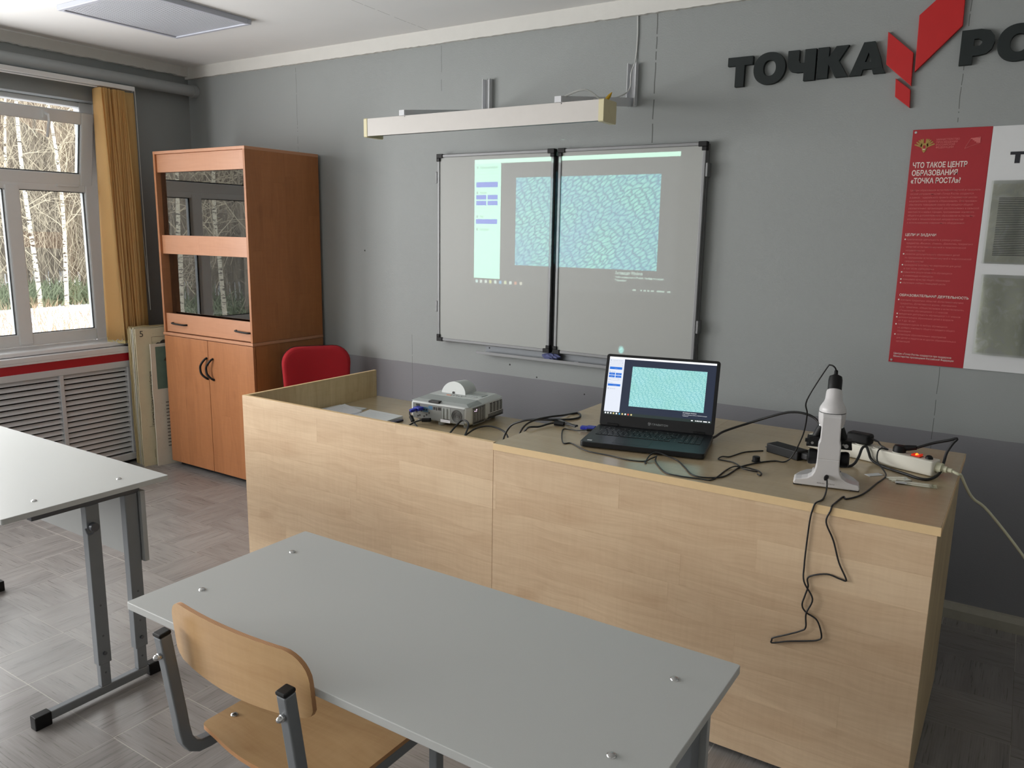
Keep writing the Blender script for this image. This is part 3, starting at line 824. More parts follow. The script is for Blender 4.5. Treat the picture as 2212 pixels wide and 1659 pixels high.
# ---- old teaching charts leaning between radiator screen and cabinet
def chart_mat(name, base):
    m, nt, bs = new_mat(name)
    co = nt.objco(); n1 = nt.noise(co, 6, 4, 0.6); n2 = nt.noise(co, 70, 3)
    c = nt.mix(nt.mr(n1, 0.35, 0.7), base, [v * 0.86 for v in base[:3]])
    c = nt.mix(nt.mul(nt.mr(n2, 0.62, 0.8), 0.25), c, lin(120, 100, 70))
    nt.put(bs.inputs['Base Color'], c); bs.inputs['Roughness'].default_value = 0.8
    return m
M['chart_a'] = chart_mat('chart_board', lin(206, 196, 166)); M['chart_b'] = chart_mat('chart_board_yellowed', lin(186, 166, 120)); M['chart_c'] = chart_mat('chart_board_white', lin(214, 210, 196))
def leaf_mat():
    m, nt, bs = new_mat('printed_foliage')
    co = nt.objco()
    f = nt.noise(co, 42, 4, 0.6)
    nt.put(bs.inputs['Base Color'], nt.ramp(f, [(0.32, lin(60, 74, 44)), (0.5, lin(112, 118, 62)), (0.62, lin(120, 136, 108)), (0.75, lin(170, 176, 130))]))
    bs.inputs['Roughness'].default_value = 0.8
    return m
M['foliage'] = leaf_mat()
M['print_teal'] = mat('print_teal', lin(84, 104, 92), 0.8, var=0.2, scale=30)
M['print_brown'] = mat('print_brown', lin(58, 48, 40), 0.8)
def place_chart(y, x0, x1, h, lean, thick, m, label, yaw_=0.0):
    """board standing on its edge, upper end leaning towards the wall; front face towards -y/+x"""
    t = thing('teaching_chart', label, 'chart', (x0, y, 0.0), yaw_, 'old teaching charts beside the cabinet')
    Mx = Matrix.Rotation(lean, 4, 'X')
    mb = MB(); rg = random.Random(int(1000 * abs(y)))
    pts = [(0, 0)] + [((x1 - x0) * i / 8, 0) for i in range(1, 9)] + [(x1 - x0, h)] + [((x1 - x0) * i / 8, h + rg.uniform(-.003, .002)) for i in range(7, 0, -1)] + [(0.0, h)] + [(rg.uniform(-.0035, .002), h * i / 10) for i in range(9, 0, -1)]
    mb.prism(pts, 0, thick, 'y', 0, Mx)
    mb.build('board', m, t, local=True)
    return t, Mx
desc = ['rearmost yellowed chart of the leaning stack, touching the radiator screen', 'brown edged old chart second from the radiator screen',
        'pale old chart in the middle of the stack beside the radiator', 'frayed white chart just behind the foremost botany chart',
        'thin cream chart tucked behind the frayed white chart']
for i in range(5):
    place_chart(-0.545 - 0.022 * i, 0.198 + 0.020 * i, 0.86 if False else 0.70, 0.905 + 0.006 * (i % 3), radians(-2.2), 0.011 - 0.002 * (i % 2), M[('chart_b', 'chart_b', 'chart_a', 'chart_c', 'chart_a')[i]], desc[i]) if i < 0 else None
# the charts stand across the gap: each leans against the one behind it
CH = [(0.186, -0.668, 'chart_b', desc[0]), (0.206, -0.670, 'chart_b', desc[1]), (0.226, -0.674, 'chart_a', desc[2]), (0.246, -0.677, 'chart_c', desc[4]), (0.268, -0.681, 'chart_a', desc[3])]
for i, (x, y, mm, lb) in enumerate(CH):
    t, Mx = place_chart(y, x, x + 0.36, 0.878 + 0.007 * ((i * 2) % 3), 0.0, 0.0105, M[mm], lb, radians(80))
t, Mx = place_chart(-0.690, 0.300, 0.300 + 0.34, 0.886, 0.0, 0.010, M['chart_a'], 'foremost botany chart numbered 5 with green foliage drawing', radians(77))
mb = MB()
# drawing on the face that looks into the room (local -y side)
def on_face(mb, pts, mi, d=-0.0012): mb.addm([(p[0], d, p[1]) for p in pts], [tuple(range(len(pts)))], mi)
blob = []
rg = random.Random(5)
for i in range(40):
    a = 2 * pi * i / 40; blob.append((0.175 + 0.066 * cos(a) * (1 + rg.uniform(-.12, .12)), 0.440 + 0.212 * sin(a) * (1 + rg.uniform(-.05, .05))))
on_face(mb, blob, 0)
for (a, b, c, d) in ((0.095, 0.66, 0.0965, 0.83), (0.095, 0.829, 0.30, 0.8305), (0.095, 0.66, 0.30, 0.6615), (0.2985, 0.66, 0.30, 0.83), (0.045, 0.255, 0.08, 0.2565), (0.11, 0.205, 0.24, 0.2065), (0.07, 0.05, 0.0715, 0.105)):
    on_face(mb, [(a, b), (c, b), (c, d), (a, d)], 1)
for (x0, z0, ph) in ((0.125, 0.77, 0), (0.145, 0.70, 1), (0.175, 0.78, 2)):
    lf = [(x0 + 0.035 * cos(a + ph) * abs(cos(a / 2)), z0 + 0.03 * sin(a + ph) * abs(cos(a / 2))) for a in [2 * pi * i / 14 for i in range(14)]]
    on_face(mb, lf, 1, -0.0016)
for (z0, s_) in ((0.10, 0.05), (0.15, 0.015), (0.05, 0.015)):
    on_face(mb, [(0.15, z0), (0.15 + s_ / 2, z0 + 0.012), (0.15 + s_, z0 + 0.004), (0.15 + s_ / 2, z0 - 0.006)], 1, -0.0016)
v, f = text_geo('5', 0.055); mb.addm([(0.022 + p[0], -0.0016, 0.835 + p[1]) for p in v], f, 1)
v, f = text_geo('Корневые системы и условия обитания', 0.026); w = max(p[0] for p in v)
mb.addm([(0.082 - p[1], -0.0016, 0.262 + p[0] * 0.35 / w) for p in v], f, 1)
mb.build('drawing', [M['foliage'], M['print_brown']], t, local=True, fix=False)
t, Mx = place_chart(-0.630, 0.353, 0.353 + 0.25, 0.79, 0.0, 0.008, M['chart_c'], 'smaller chart with dark green picture leaning beside the cabinet door', radians(80.5))
mb = MB()
on_face(mb, [(0.03, 0.50), (0.24, 0.50), (0.24, 0.77), (0.03, 0.77)], 0); on_face(mb, [(0.08, 0.68), (0.12, 0.74), (0.17, 0.70), (0.14, 0.66)], 1, -0.0016)
for k_ in range(14): on_face(mb, [(0.075, 0.12 + 0.022 * k_), (0.075 + 0.1 * ((k_ * 7) % 5 + 3) / 8, 0.12 + 0.022 * k_), (0.075 + 0.1 * ((k_ * 7) % 5 + 3) / 8, 0.125 + 0.022 * k_), (0.075, 0.125 + 0.022 * k_)], 1)
mb.build('drawing', [M['print_teal'], M['print_brown']], t, local=True, fix=False)

# ---- ceiling lamp (unlit)
t = thing('ceiling_lamp', 'square unlit ceiling lamp with ribbed grey diffuser', 'lamp', (1.12, -0.955, ZC))
lx0, lx1, ly0, ly1, lz = 0.812, 1.432, -1.285, -0.632, ZC - 0.026
mb = MB()
for (a, b, c, d) in ((lx0, ly0, lx1, ly0 + 0.022), (lx0, ly1 - 0.022, lx1, ly1), (lx0, ly0 + 0.022, lx0 + 0.022, ly1 - 0.022), (lx1 - 0.022, ly0 + 0.022, lx1, ly1 - 0.022)):
    mb.box(a, b, lz, c, d, ZC)
M['lamp_frame'] = mat('lamp_frame', lin(196, 200, 212), 0.35, var=0.02)
mb.build('frame', M['lamp_frame'], t, bev=0.003)
def prism_mat():
    m, nt, bs = new_mat('ribbed_diffuser')
    x, y, z = nt.xyz(nt.objco())
    w = nt.m('SINE', nt.mul(y, 620)); w2 = nt.m('SINE', nt.mul(x, 620))
    b = nt.n('ShaderNodeBump', {'Height': nt.add(w, nt.mul(w2, 0.5)), 'Strength': 0.5, 'Distance': 0.004})
    nt.put(bs.inputs['Normal'], b.outputs[0])
    nt.put(bs.inputs['Base Color'], nt.mix(nt.mr(w, -1, 1), lin(184, 188, 198), lin(222, 226, 234)))
    bs.inputs['Roughness'].default_value = 0.3
    return m
MB().box(lx0 + 0.02, ly0 + 0.02, lz + 0.006, lx1 - 0.02, ly1 - 0.02, ZC - 0.004).build('diffuser', prism_mat(), t)

# ---- folding whiteboard
bz0, bz1, by = 0.915, 1.918, -0.045
t = thing('whiteboard', 'wide folding whiteboard with black corners showing a projected picture', 'whiteboard', (2.92, 0, 0.915))
MB().box(2.178, -0.024, bz0 + 0.004, 3.668, -0.001, bz1 - 0.004).build('back_board', M['aluminium'], t, bev=0.002)
for i, (a, b) in enumerate(((2.174, 2.898), (2.924, 3.666))):
    lf = MB().box(a + 0.008, by + 0.001, bz0 + 0.008, b - 0.008, -0.027, bz1 - 0.008).build('board_leaf', M['whiteboard'], t)
    fr = MB(); w = 0.016
    for (p, q, r2, s2) in ((a, bz0, b, bz0 + w), (a, bz1 - w, b, bz1), (a, bz0 + w, a + w, bz1 - w), (b - w, bz0 + w, b, bz1 - w)):
        fr.box(p, by - 0.004, q, r2, -0.026, s2)
        # fine groove bead along the profile
    o = fr.build('frame', M['aluminium'], None, bev=0.003); o.parent = lf; o.matrix_parent_inverse = t.matrix_basis.inverted()
    for (cx, sx) in ((a, 1), (b, -1)):
        for (cz, sz) in ((bz0, 1), (bz1, -1)):
            cb = MB(); x0, x1 = cx - 0.003 * sx, cx + 0.036 * sx; z0, z1 = cz - 0.003 * sz, cz + 0.036 * sz
            cb.box(x0, by - 0.008, z0, x1, -0.022, cz + 0.019 * sz); cb.box(x0, by - 0.008, cz + 0.019 * sz, cx + 0.019 * sx, -0.022, z1)
            o = cb.build('corner_cap', M['black_plastic'], None, bev=0.002); o.parent = lf; o.matrix_parent_inverse = t.matrix_basis.inverted()
    xo = a if i == 0 else b; sx = -1 if i == 0 else 1
    for zh in (1.105, 1.80):
        hb = MB().box(xo + 0.002 * sx, by - 0.004, zh - 0.03, xo + 0.012 * sx, -0.004, zh + 0.03)
        hb.build('hinge', M['aluminium'], t, bev=0.002)
MB().box(2.900, -0.030, bz0 + 0.01, 2.922, -0.0245, bz1 - 0.01).build('centre_gap', M['dark_gap'], t)
t2 = thing('marker_tray', 'grey metal tray below the whiteboard holding a blue rag', 'tray', (2.95, 0, 0.87))
MB().box(2.475, -0.006, 0.872, 3.46, -0.001, 0.913).build('back_plate', M['metal_grey'], t2)
mb = MB().box(2.455, -0.066, 0.868, 3.46, -0.0005, 0.872); mb.box(2.455, -0.068, 0.868, 3.46, -0.064, 0.884)
mb.build('shelf', M['aluminium'], t2, bev=0.001)
mb = MB(); mb.cyl((2.50, -0.007, 0.897), 0.004, 0.002, 'y', 12); mb.build('screw', M['dark_gap'], t2)
# crumpled rag
rg = random.Random(8); mb = MB()
mb.sphere((0, 0, 0), 1.0, 24, 14)
vv = []
for p in mb.v:
    n_ = 0.75 + 0.25 * sin(p[0] * 7 + p[2] * 5) * sin(p[1] * 6 + p[0] * 3) + rg.uniform(-.06, .06)
    vv.append((2.905 + p[0] * 0.062 * n_, -0.034 + p[1] * 0.026 * n_, max(0.8725, 0.893 + p[2] * 0.021 * n_)))
mb.v = vv
tag(mb.build('rag', M['rag_blue'], smooth=35), 'crumpled blue cloth lying in the tray below the whiteboard', 'cloth')
tag(MB().box(3.045, -0.052, 0.8722, 3.068, -0.040, 0.882).build('chalk_piece', M['paper'], bev=0.002), 'small white piece lying on the whiteboard tray', 'chalk')

# ---- lamp over the whiteboard on two wall arms
t = thing('board_lamp', 'long white strip lamp on wall arms above the whiteboard', 'lamp', (2.84, 0, 1.94))
fx0, fx1, fy0, fy1, fz0, fz1 = 2.222, 3.470, -0.66, -0.552, 1.945, 2.024
mb = MB()
mb.box(fx0 + 0.02, fy0, fz0, fx1 - 0.02, fy0 + 0.003, fz1); mb.box(fx0 + 0.02, fy0 + 0.003, fz1 - 0.003, fx1 - 0.02, fy1, fz1)
mb.box(fx0 + 0.02, fy1 - 0.003, fz0 + 0.03, fx1 - 0.02, fy1, fz1 - 0.003)
mb.build('housing', M['lamp_white'], t, bev=0.001)
MB().box(fx0 + 0.02, fy0 + 0.018, fz0 + 0.012, fx1 - 0.02, fy1 - 0.004, fz0 + 0.015).build('reflector', M['aluminium'], t)
MB().cyl((fx0 + 0.022, -0.606, fz0 + 0.028), 0.011, fx1 - fx0 - 0.044, 'x', 16).build('tube', M['tube_glass'], t, smooth=40)
for x0, x1 in ((fx0, fx0 + 0.022), (fx1 - 0.022, fx1)):
    cb = MB().prism(rrect(fy0 - 0.002, fz0 - 0.004, fy1 + 0.002, fz1 + 0.002, 0.006), x0, x1, 'x')
    if x0 > 3: cb.lathe([(0.011, 0), (0.013, 0.0012), (0.013, 0.0016)], (x1 - 0.0006, -0.605, 1.988), 20, axis='x')
    cb.build('end_cap', M['cream_plastic'], t, bev=0.002)
for xa in (2.472, 3.282):
    ab = MB()
    # channel on the wall
    ab.box(xa - 0.020, -0.004, 2.095, xa + 0.024, -0.001, 2.282)
    ab.box(xa - 0.020, -0.030, 2.095, xa - 0.017, -0.004, 2.282); ab.box(xa + 0.020, -0.030, 2.095, xa + 0.024, -0.004, 2.282)
    # arm reaching out over the lamp
    ab.addm([(xa - 0.002, -0.004, 2.095), (xa + 0.002, -0.004, 2.095), (xa + 0.002, -0.66, 2.018), (xa - 0.002, -0.66, 2.018),
             (xa - 0.002, -0.004, 2.135), (xa + 0.002, -0.004, 2.135), (xa + 0.002, -0.66, 2.048), (xa - 0.002, -0.66, 2.048)],
            [(0, 1, 2, 3), (4, 7, 6, 5), (0, 4, 5, 1), (1, 5, 6, 2), (2, 6, 7, 3), (3, 7, 4, 0)])
    ab.box(xa - 0.03, -0.664, 2.0245, xa + 0.0, -0.655, 2.048)
    ab.build('wall_arm', M['metal_white'], t)
cb = MB(); cb.tube(smooth_path([(3.258, -0.655, 2.026), (3.28, -0.63, 2.05), (3.35, -0.6, 2.075), (3.395, -0.56, 2.045), (3.40, -0.53, 2.02)], 6), 0.004, 6)
cb.build('lead', M['wire_white'], t, smooth=50)
cb = MB(); cb.lathe([(0.009, 0), (0.007, 0.02), (0.001, 0.036)], (0, 0, 0), 10, 0, Matrix.Translation((3.38, -0.46, 2.055)) @ Matrix.Rotation(radians(40), 4, 'Y'))
cb.tube([(3.40, -0.5, 2.05), (3.385, -0.46, 2.06)], 0.002, 5)
cb.build('wire_cap', M['yellow_cap'], t, smooth=40)
cb = MB(); cb.tube(smooth_path([(3.293, -0.006, 2.486), (3.296, -0.006, 2.40), (3.292, -0.008, 2.30), (3.285, -0.034, 2.24), (3.275, -0.036, 2.16), (3.26, -0.2, 2.10), (3.30, -0.42, 2.068), (3.38, -0.5, 2.045), (3.40, -0.53, 2.02)], 6), 0.0035, 6)
tag(cb.build('lamp_cable', M['wire_white'], smooth=50), 'thin grey cable hanging from the ceiling to the board lamp', 'cable')

# ---- raised lettering on the wall
LETT = {
 'Т': [[(3.729, 2.261), (3.836, 2.261), (3.836, 2.226), (3.802, 2.226), (3.802, 2.140), (3.763, 2.140), (3.763, 2.226), (3.729, 2.226)]],
 'Ч': [[(3.979, 2.264), (4.025, 2.264), (4.025, 2.222), (4.030, 2.213), (4.046, 2.212), (4.046, 2.264), (4.091, 2.264), (4.091, 2.142), (4.046, 2.142), (4.046, 2.176), (4.020, 2.176), (3.996, 2.182), (3.983, 2.198), (3.979, 2.215)]],
 'К': [[(4.097, 2.264), (4.141, 2.264), (4.141, 2.226), (4.166, 2.264), (4.215, 2.264), (4.180, 2.208), (4.218, 2.145), (4.170, 2.145), (4.141, 2.196), (4.141, 2.145), (4.097, 2.145)]],
}
def letter(ch, label, mb):
    o = mb.build('letter', M['letter_green'], bev=0.0015)
    return tag(o, label, 'letter', 'raised dark letters on the wall')
WY0, WY1 = -0.021, -0.0005
names = {'Т': 'first', 'Ч': '', 'К': ''}
letter('Т', 'dark green raised wall letter Т, leftmost of the sign', MB().prism(LETT['Т'][0], WY0, WY1, 'y'))
def oval(cx, cz, rx, rz, n=40, p=2.15):
    return [(cx + rx * math.copysign(abs(cos(a)) ** (2 / p), cos(a)), cz + rz * math.copysign(abs(sin(a)) ** (2 / p), sin(a))) for a in [2 * pi * i / n for i in range(n)]]
letter('О', 'dark green raised wall letter О between Т and Ч', MB().ring(oval(3.906, 2.204, 0.066, 0.064), oval(3.907, 2.205, 0.0255, 0.031), WY0, WY1))
letter('Ч', 'dark green raised wall letter Ч', MB().prism(LETT['Ч'][0], WY0, WY1, 'y'))
letter('К', 'dark green raised wall letter К', MB().prism(LETT['К'][0], WY0, WY1, 'y'))
def poly_with_hole(outer, inner, n=60):
    """resample both outlines to the same count, aligned by direction from the hole's centre"""
    cx = sum(p[0] for p in inner) / len(inner); cz = sum(p[1] for p in inner) / len(inner)
    def hit(poly, a):
        d = (cos(a), sin(a)); best = None
        for i in range(len(poly)):
            p, q = poly[i], poly[(i + 1) % len(poly)]
            ex, ez = q[0] - p[0], q[1] - p[1]; det = d[0] * -ez + d[1] * ex
            if abs(det) < 1e-12: continue
            rx, rz = p[0] - cx, p[1] - cz
            tt = (rx * -ez + rz * ex) / det; uu = (d[0] * rz - d[1] * rx) / det
            if tt > 0 and -1e-6 <= uu <= 1 + 1e-6 and (best is None or tt > best): best = tt
        return (cx + d[0] * best, cz + d[1] * best)
    angs = sorted({round(2 * pi * i / n, 6) for i in range(n)} | {round(math.atan2(p[1] - cz, p[0] - cx) % (2 * pi), 6) for p in outer + inner})
    return [hit(outer, a) for a in angs], [hit(inner, a) for a in angs]
mb = MB()
o_, i_ = poly_with_hole([(4.268, 2.267), (4.308, 2.267), (4.332, 2.207), (4.343, 2.166), (4.231, 2.166), (4.246, 2.207)], [(4.288, 2.228), (4.299, 2.193), (4.277, 2.193)])
mb.ring(o_, i_, WY0, WY1)
mb.prism([(4.222, 2.145), (4.266, 2.145), (4.272, 2.166), (4.231, 2.166)], WY0, WY1, 'y'); mb.prism([(4.310, 2.147), (4.354, 2.147), (4.343, 2.166), (4.304, 2.166)], WY0, WY1, 'y')
letter('А', 'dark green raised wall letter А beside the red emblem', mb)
mb = MB()
o_, i_ = poly_with_hole([(4.603, 2.271), (4.665, 2.271), (4.693, 2.264), (4.708, 2.245), (4.711, 2.224), (4.704, 2.199), (4.688, 2.185), (4.665, 2.180), (4.603, 2.180)], [(4.645, 2.238), (4.660, 2.238), (4.670, 2.232), (4.671, 2.222), (4.664, 2.213), (4.645, 2.213)])
mb.ring(o_, i_, WY0, WY1); mb.prism([(4.603, 2.150), (4.645, 2.150), (4.645, 2.180), (4.603, 2.180)], WY0, WY1, 'y')
letter('Р', 'dark green raised wall letter Р right of the red emblem', mb)
letter('О', 'dark green raised wall letter О cut by the right picture edge', MB().ring(oval(4.785, 2.213, 0.066, 0.064), oval(4.786, 2.211, 0.0255, 0.031), WY0, WY1))
for pts, lb in (([(4.350, 2.298), (4.446, 2.212), (4.450, 2.091), (4.354, 2.178)], 'middle sized red slanted wall plate left of the emblem centre'),
                ([(4.393, 2.124), (4.449, 2.078), (4.453, 2.011), (4.397, 2.056)], 'smallest red slanted wall plate at the emblem foot'),
                ([(4.453, 2.344), (4.597, 2.475), (4.602, 2.291), (4.457, 2.141)], 'largest red slanted wall plate on the emblem right')):
    tag(MB().prism(pts, -0.016, -0.0005, 'y').build('emblem_plate', M['sign_red'], bev=0.0015), lb, 'emblem', 'red emblem plates on the wall')

# ---- information stand
t = thing('information_stand', 'red and white printed information board on the wall', 'board', (4.473, 0, 1.025))
MB().box(4.473, -0.008, 1.025, 4.739, -0.001, 1.929).build('red_panel', M['stand_red'], t, bev=0.0008)
wp = MB().box(4.7395, -0.008, 1.025, 5.68, -0.001, 1.929).build('white_panel', M['stand_white'], t, bev=0.0008)
TY = -0.0088
mb = MB()
for i, s in enumerate(('ЧТО ТАКОЕ ЦЕНТР', 'ОБРАЗОВАНИЯ', '«ТОЧКА РОСТА»?')): wall_text(mb, s, 4.484, TY, 1.787 - 0.0292 * i, 0.0275, 0, 0.0006, (0.186, 0.157, 0.170)[i])
mb.build('main_heading', M['print_white'], t, fix=False)
mb = MB()
wall_text(mb, 'ЦЕЛИ И ЗАДАЧИ', 4.485, TY, 1.528, 0.0135, 0, 0.0002, 0.108)
mb.build('goals_heading', M['print_white'], t, fix=False)
mb = MB()
wall_text(mb, 'ОБРАЗОВАТЕЛЬНАЯ ДЕЯТЕЛЬНОСТЬ', 4.487, TY, 1.292, 0.0125, 0, 0.0002, 0.242)
mb.build('activity_heading', M['print_white'], t, fix=False)
mb = MB()
body = ['Центры образования естественно-научной и технологи-', 'ческой направленностей «Точка Роста» создаются', 'в рамках федерального проекта «Современная школа»',
        'национального проекта «Образование». Они призваны', 'обеспечить повышение охвата обучающихся общеоб-', 'разовательных организаций, расположенных в сельской', 'местности и малых городах, программами основного',
        'общего и дополнительного образования естественно-', 'научной и технологической направленностей', 'с использованием современного оборудования']
for i, s in enumerate(body): wall_text(mb, s, 4.486, TY, 1.699 - 0.0137 * i, 0.0098, 0, 0, 0.0047 * len(s))
goals = ['практическая деятельность в рамках учебных', 'предметов «Физика», «Химия», «Биология», предметных', 'областей естественно-научной и технологической', 'направленностей', 'развитие дополнительного образования детей',
         'по программам естественно-научной и технологической', 'направленностей', 'проведение внеклассных мероприятий для детей', 'в том числе каникулярных', 'повышение результативности обучающихся', 'в олимпиадах и конкурсах', 'повышение качества общего образования', 'обновление учебных помещений школы']
for i, s in enumerate(goals): wall_text(mb, s, 4.492, TY, 1.511 - 0.0141 * i, 0.0098, 0, 0, 0.0045 * len(s))
act = ['освоение предметных областей «Естественно-научные', 'предметы», «Естественные науки», «Математика', 'и информатика», «Обществознание и естествознание»,', '«Технология» обучающимися 1–11 классов', 'внеурочная деятельность обучающихся 1–11 классов',
       'дополнительное образование детей в возрасте', 'от 7 до 18 лет', 'проведение курсов по выбору обучающихся', 'на уровнях основного общего и среднего общего', 'образования', 'организация образовательных мероприятий', 'для детей и педагогов из других образовательных', 'организаций']
for i, s in enumerate(act): wall_text(mb, s, 4.493, TY, 1.274 - 0.0138 * i, 0.0095, 0, 0, 0.0045 * len(s))
for i, s in enumerate(('Центры «Точка Роста» создаются при поддержке', 'Министерства просвещения Российской Федерации')): wall_text(mb, s, 4.489, TY, 1.058 - 0.0115 * i, 0.0105, 1, 0, (0.206, 0.215)[i])
for i, s in enumerate(('МИНИСТЕРСТВО', 'ПРОСВЕЩЕНИЯ', 'РОССИЙСКОЙ', 'ФЕДЕРАЦИИ')): wall_text(mb, s, 4.557, TY, 1.886 - 0.0095 * i, 0.0095, 0, 0, (0.078, 0.072, 0.063, 0.06)[i])
mb.build('body_text', [M['print_pink'], M['print_white']], t, fix=False)
mb = MB()
for zb in (1.5145, 1.458, 1.4155, 1.387, 1.359, 1.345, 1.278, 1.222, 1.2085, 1.180, 1.139):
    mb.cyl((4.4865, TY - 0.0002, zb), 0.0028, 0.0008, 'y', 10)
mb.build('bullets', M['print_white'], t)
# coat of arms: spread wings, body, shield
mb = MB(); ecx, ecz = 4.518, 1.876
for s_ in (-1, 1):
    for k_ in range(5):
        a = radians(20 + 17 * k_); L_ = 0.030 - 0.002 * k_
        d = (cos(a) * s_, sin(a)); n_ = (-d[1] * 0.0035, d[0] * 0.0035)
        b_ = (ecx + 0.006 * s_, ecz - 0.012 + 0.002 * k_)
        mb.prism([(b_[0] + n_[0], b_[1] + n_[1]), (b_[0] - n_[0], b_[1] - n_[1]), (b_[0] + d[0] * L_ - n_[0] * .6, b_[1] + d[1] * L_ - n_[1] * .6), (b_[0] + d[0] * L_ + n_[0] * .6, b_[1] + d[1] * L_ + n_[1] * .6)], TY - 0.0004, -0.008, 'y')
    mb.prism([(ecx + 0.002 * s_, ecz), (ecx + 0.012 * s_, ecz + 0.014), (ecx + 0.016 * s_, ecz + 0.010), (ecx + 0.006 * s_, ecz - 0.004)], TY - 0.0006, -0.008, 'y')
mb.prism(oval(ecx, ecz - 0.012, 0.009, 0.014, 16), TY - 0.0008, -0.008, 'y'); mb.prism([(ecx - 0.008, ecz - 0.024), (ecx + 0.008, ecz - 0.024), (ecx, ecz - 0.034)], TY - 0.0006, -0.008, 'y')
mb.prism(rrect(ecx - 0.0045, ecz - 0.018, ecx + 0.0045, ecz - 0.006, 0.002), TY - 0.0014, TY - 0.0008, 'y', 1)
mb.box(ecx - 0.005, TY - 0.001, ecz - 0.022, ecx + 0.004, TY, ecz - 0.019, 2)
mb.build('coat_of_arms', [M['gold'], M['stand_red'], M['print_white']], t)
mb = MB()
tri = [(4.655, 1.853), (4.672, 1.888), (4.703, 1.893), (4.703, 1.872)]
for i in range(4):
    p, q = tri[i], tri[(i + 1) % 4]
    mb.tube([(p[0], TY, p[1]), (q[0], TY, q[1])], 0.0007, 4)
for k_ in range(4): mb.box(4.672 + 0.006 * k_, TY - 0.0004, 1.890 - 0.0045 * k_, 4.703, -0.008, 1.8865 - 0.0045 * k_)
mb.build('outline_logo', M['print_pink'], t)
for hz in (1.919, 1.034):
    mb = MB().lathe([(0.0045, 0), (0.0045, 0.0015), (0.0028, 0.002), (0.0028, 0.001)], (4.4835, -0.0078 - 0.002, hz), 14, axis='y')
    mb.build('grommet', M['chrome'], t, smooth=40)
mb = MB(); wall_text(mb, 'ТОЧКА РОСТА', 4.806, TY, 1.798, 0.047, 0, 0.0035, 0.50)
mb.build('title_text', M['print_dark'], t, fix=False)
def sheet_mat(name, c):
    m, nt, bs = new_mat(name)
    f = nt.noise(nt.objco(), 16, 3, 0.6, 1.5)
    nt.put(bs.inputs['Base Color'], nt.ramp(f, [(0.3, lin(200, 202, 200)), (0.5, c), (0.7, lin(226, 227, 228))])); bs.inputs['Roughness'].default_value = 0.6
    return m
for i, (z0, z1, x0) in enumerate(((1.430, 1.734, 4.757), (1.086, 1.390, 4.763))):
    for j in range(3):
        xx = x0 + 0.30 * j
        sh = MB().box(xx + 0.006, -0.0092, z0 + 0.006, xx + 0.214, -0.0084, z1 - 0.012).build('sheet', sheet_mat('sheet_print', lin(214, 214, 204) if i == 0 else lin(202, 205, 190)), t)
        if i == 0:
            mb = MB()
            for k_ in range(34): mb.box(xx + 0.030, -0.0097, z1 - 0.065 - 0.0063 * k_, xx + 0.195 - 0.02 * ((k_ * 5) % 3), -0.0093, z1 - 0.0625 - 0.0063 * k_)
            o = mb.build('printed_lines', M['print_dark'], None); o.parent = sh; o.matrix_parent_inverse = t.matrix_basis.inverted()
        pk = MB(); n = 10; vv = []
        for a in range(n + 1):
            for b in range(n + 1):
                u, v_ = a / n, b / n
                vv.append((xx + 0.22 * u, -0.0125 - 0.006 * abs(sin(u * 6 + i + j) * sin(v_ * 4.2 + i * 2)) - (0.014 * (u * (1 - u)) * 4 * (1 - v_) if i else 0.0), z0 + (z1 - z0) * v_))
        pk.addm(vv, [(a * (n + 1) + b, (a + 1) * (n + 1) + b, (a + 1) * (n + 1) + b + 1, a * (n + 1) + b + 1) for a in range(n) for b in range(n)])
        pk.build('clear_pocket', M['plastic_clear'], t, smooth=60)

# ---------------------------------------------------------------- teacher's desk and demonstration desk
DF = -1.387
t = thing('teacher_desk', 'low maple teacher desk with raised front and side boards', 'desk', (2.83, -1.0, 0))
MB().box(2.186, DF, 0.02, 3.4715, DF + 0.016, 0.820).build('front_panel', M['maple_x'], t, bev=0.0008)
MB().box(2.188, DF + 0.0165, 0.02, 2.204, -0.58, 0.820).build('side_panel', M['maple_z'], t, bev=0.0008)
MB().box(2.2045, DF + 0.0165, 0.665, 3.4545, -0.572, 0.687).build('worktop', M['maple_top'], t, bev=0.0008)
MB().box(3.455, DF + 0.0165, 0.02, 3.4715, -0.60, 0.795).build('inner_side', M['maple_z'], t)
mb = MB().box(2.187, DF + 0.0005, 0.8203, 3.4712, DF + 0.0155, 0.8213); mb.box(2.1885, DF + 0.017, 0.8203, 2.2035, -0.5805, 0.8213)
mb.build('edge_band', M['maple_edge'], t)
t = thing('demonstration_desk', 'tall maple demonstration desk carrying laptop and microscope', 'desk', (4.14, -0.98, 0))
MB().box(3.4725, DF - 0.002, 0.796, 4.806, -0.562, 0.8195).build('worktop', [M['maple_top']], t, bev=0.001)
mb = MB().box(3.4725, DF - 0.0035, 0.7965, 4.8065, DF - 0.0021, 0.819); mb.box(4.8062, DF - 0.0021, 0.7965, 4.8075, -0.5625, 0.819)
mb.build('edge_band', M['maple_edge'], t)
MB().box(3.4725, DF, 0.02, 4.800, DF + 0.016, 0.7955).build('front_panel', M['maple_x'], t, bev=0.0008)
MB().box(4.784, DF + 0.0165, 0.02, 4.800, -0.60, 0.7955).build('side_panel', M['maple_z'], t, bev=0.0008)
MB().box(3.4725, DF + 0.0165, 0.02, 3.4885, -0.60, 0.7955).build('side_panel', M['maple_z'], t, bev=0.0008)
mb = MB()
for x in (2.3, 3.3): mb.cyl((x, -0.9, 0), 0.02, 0.03, 'z', 12)
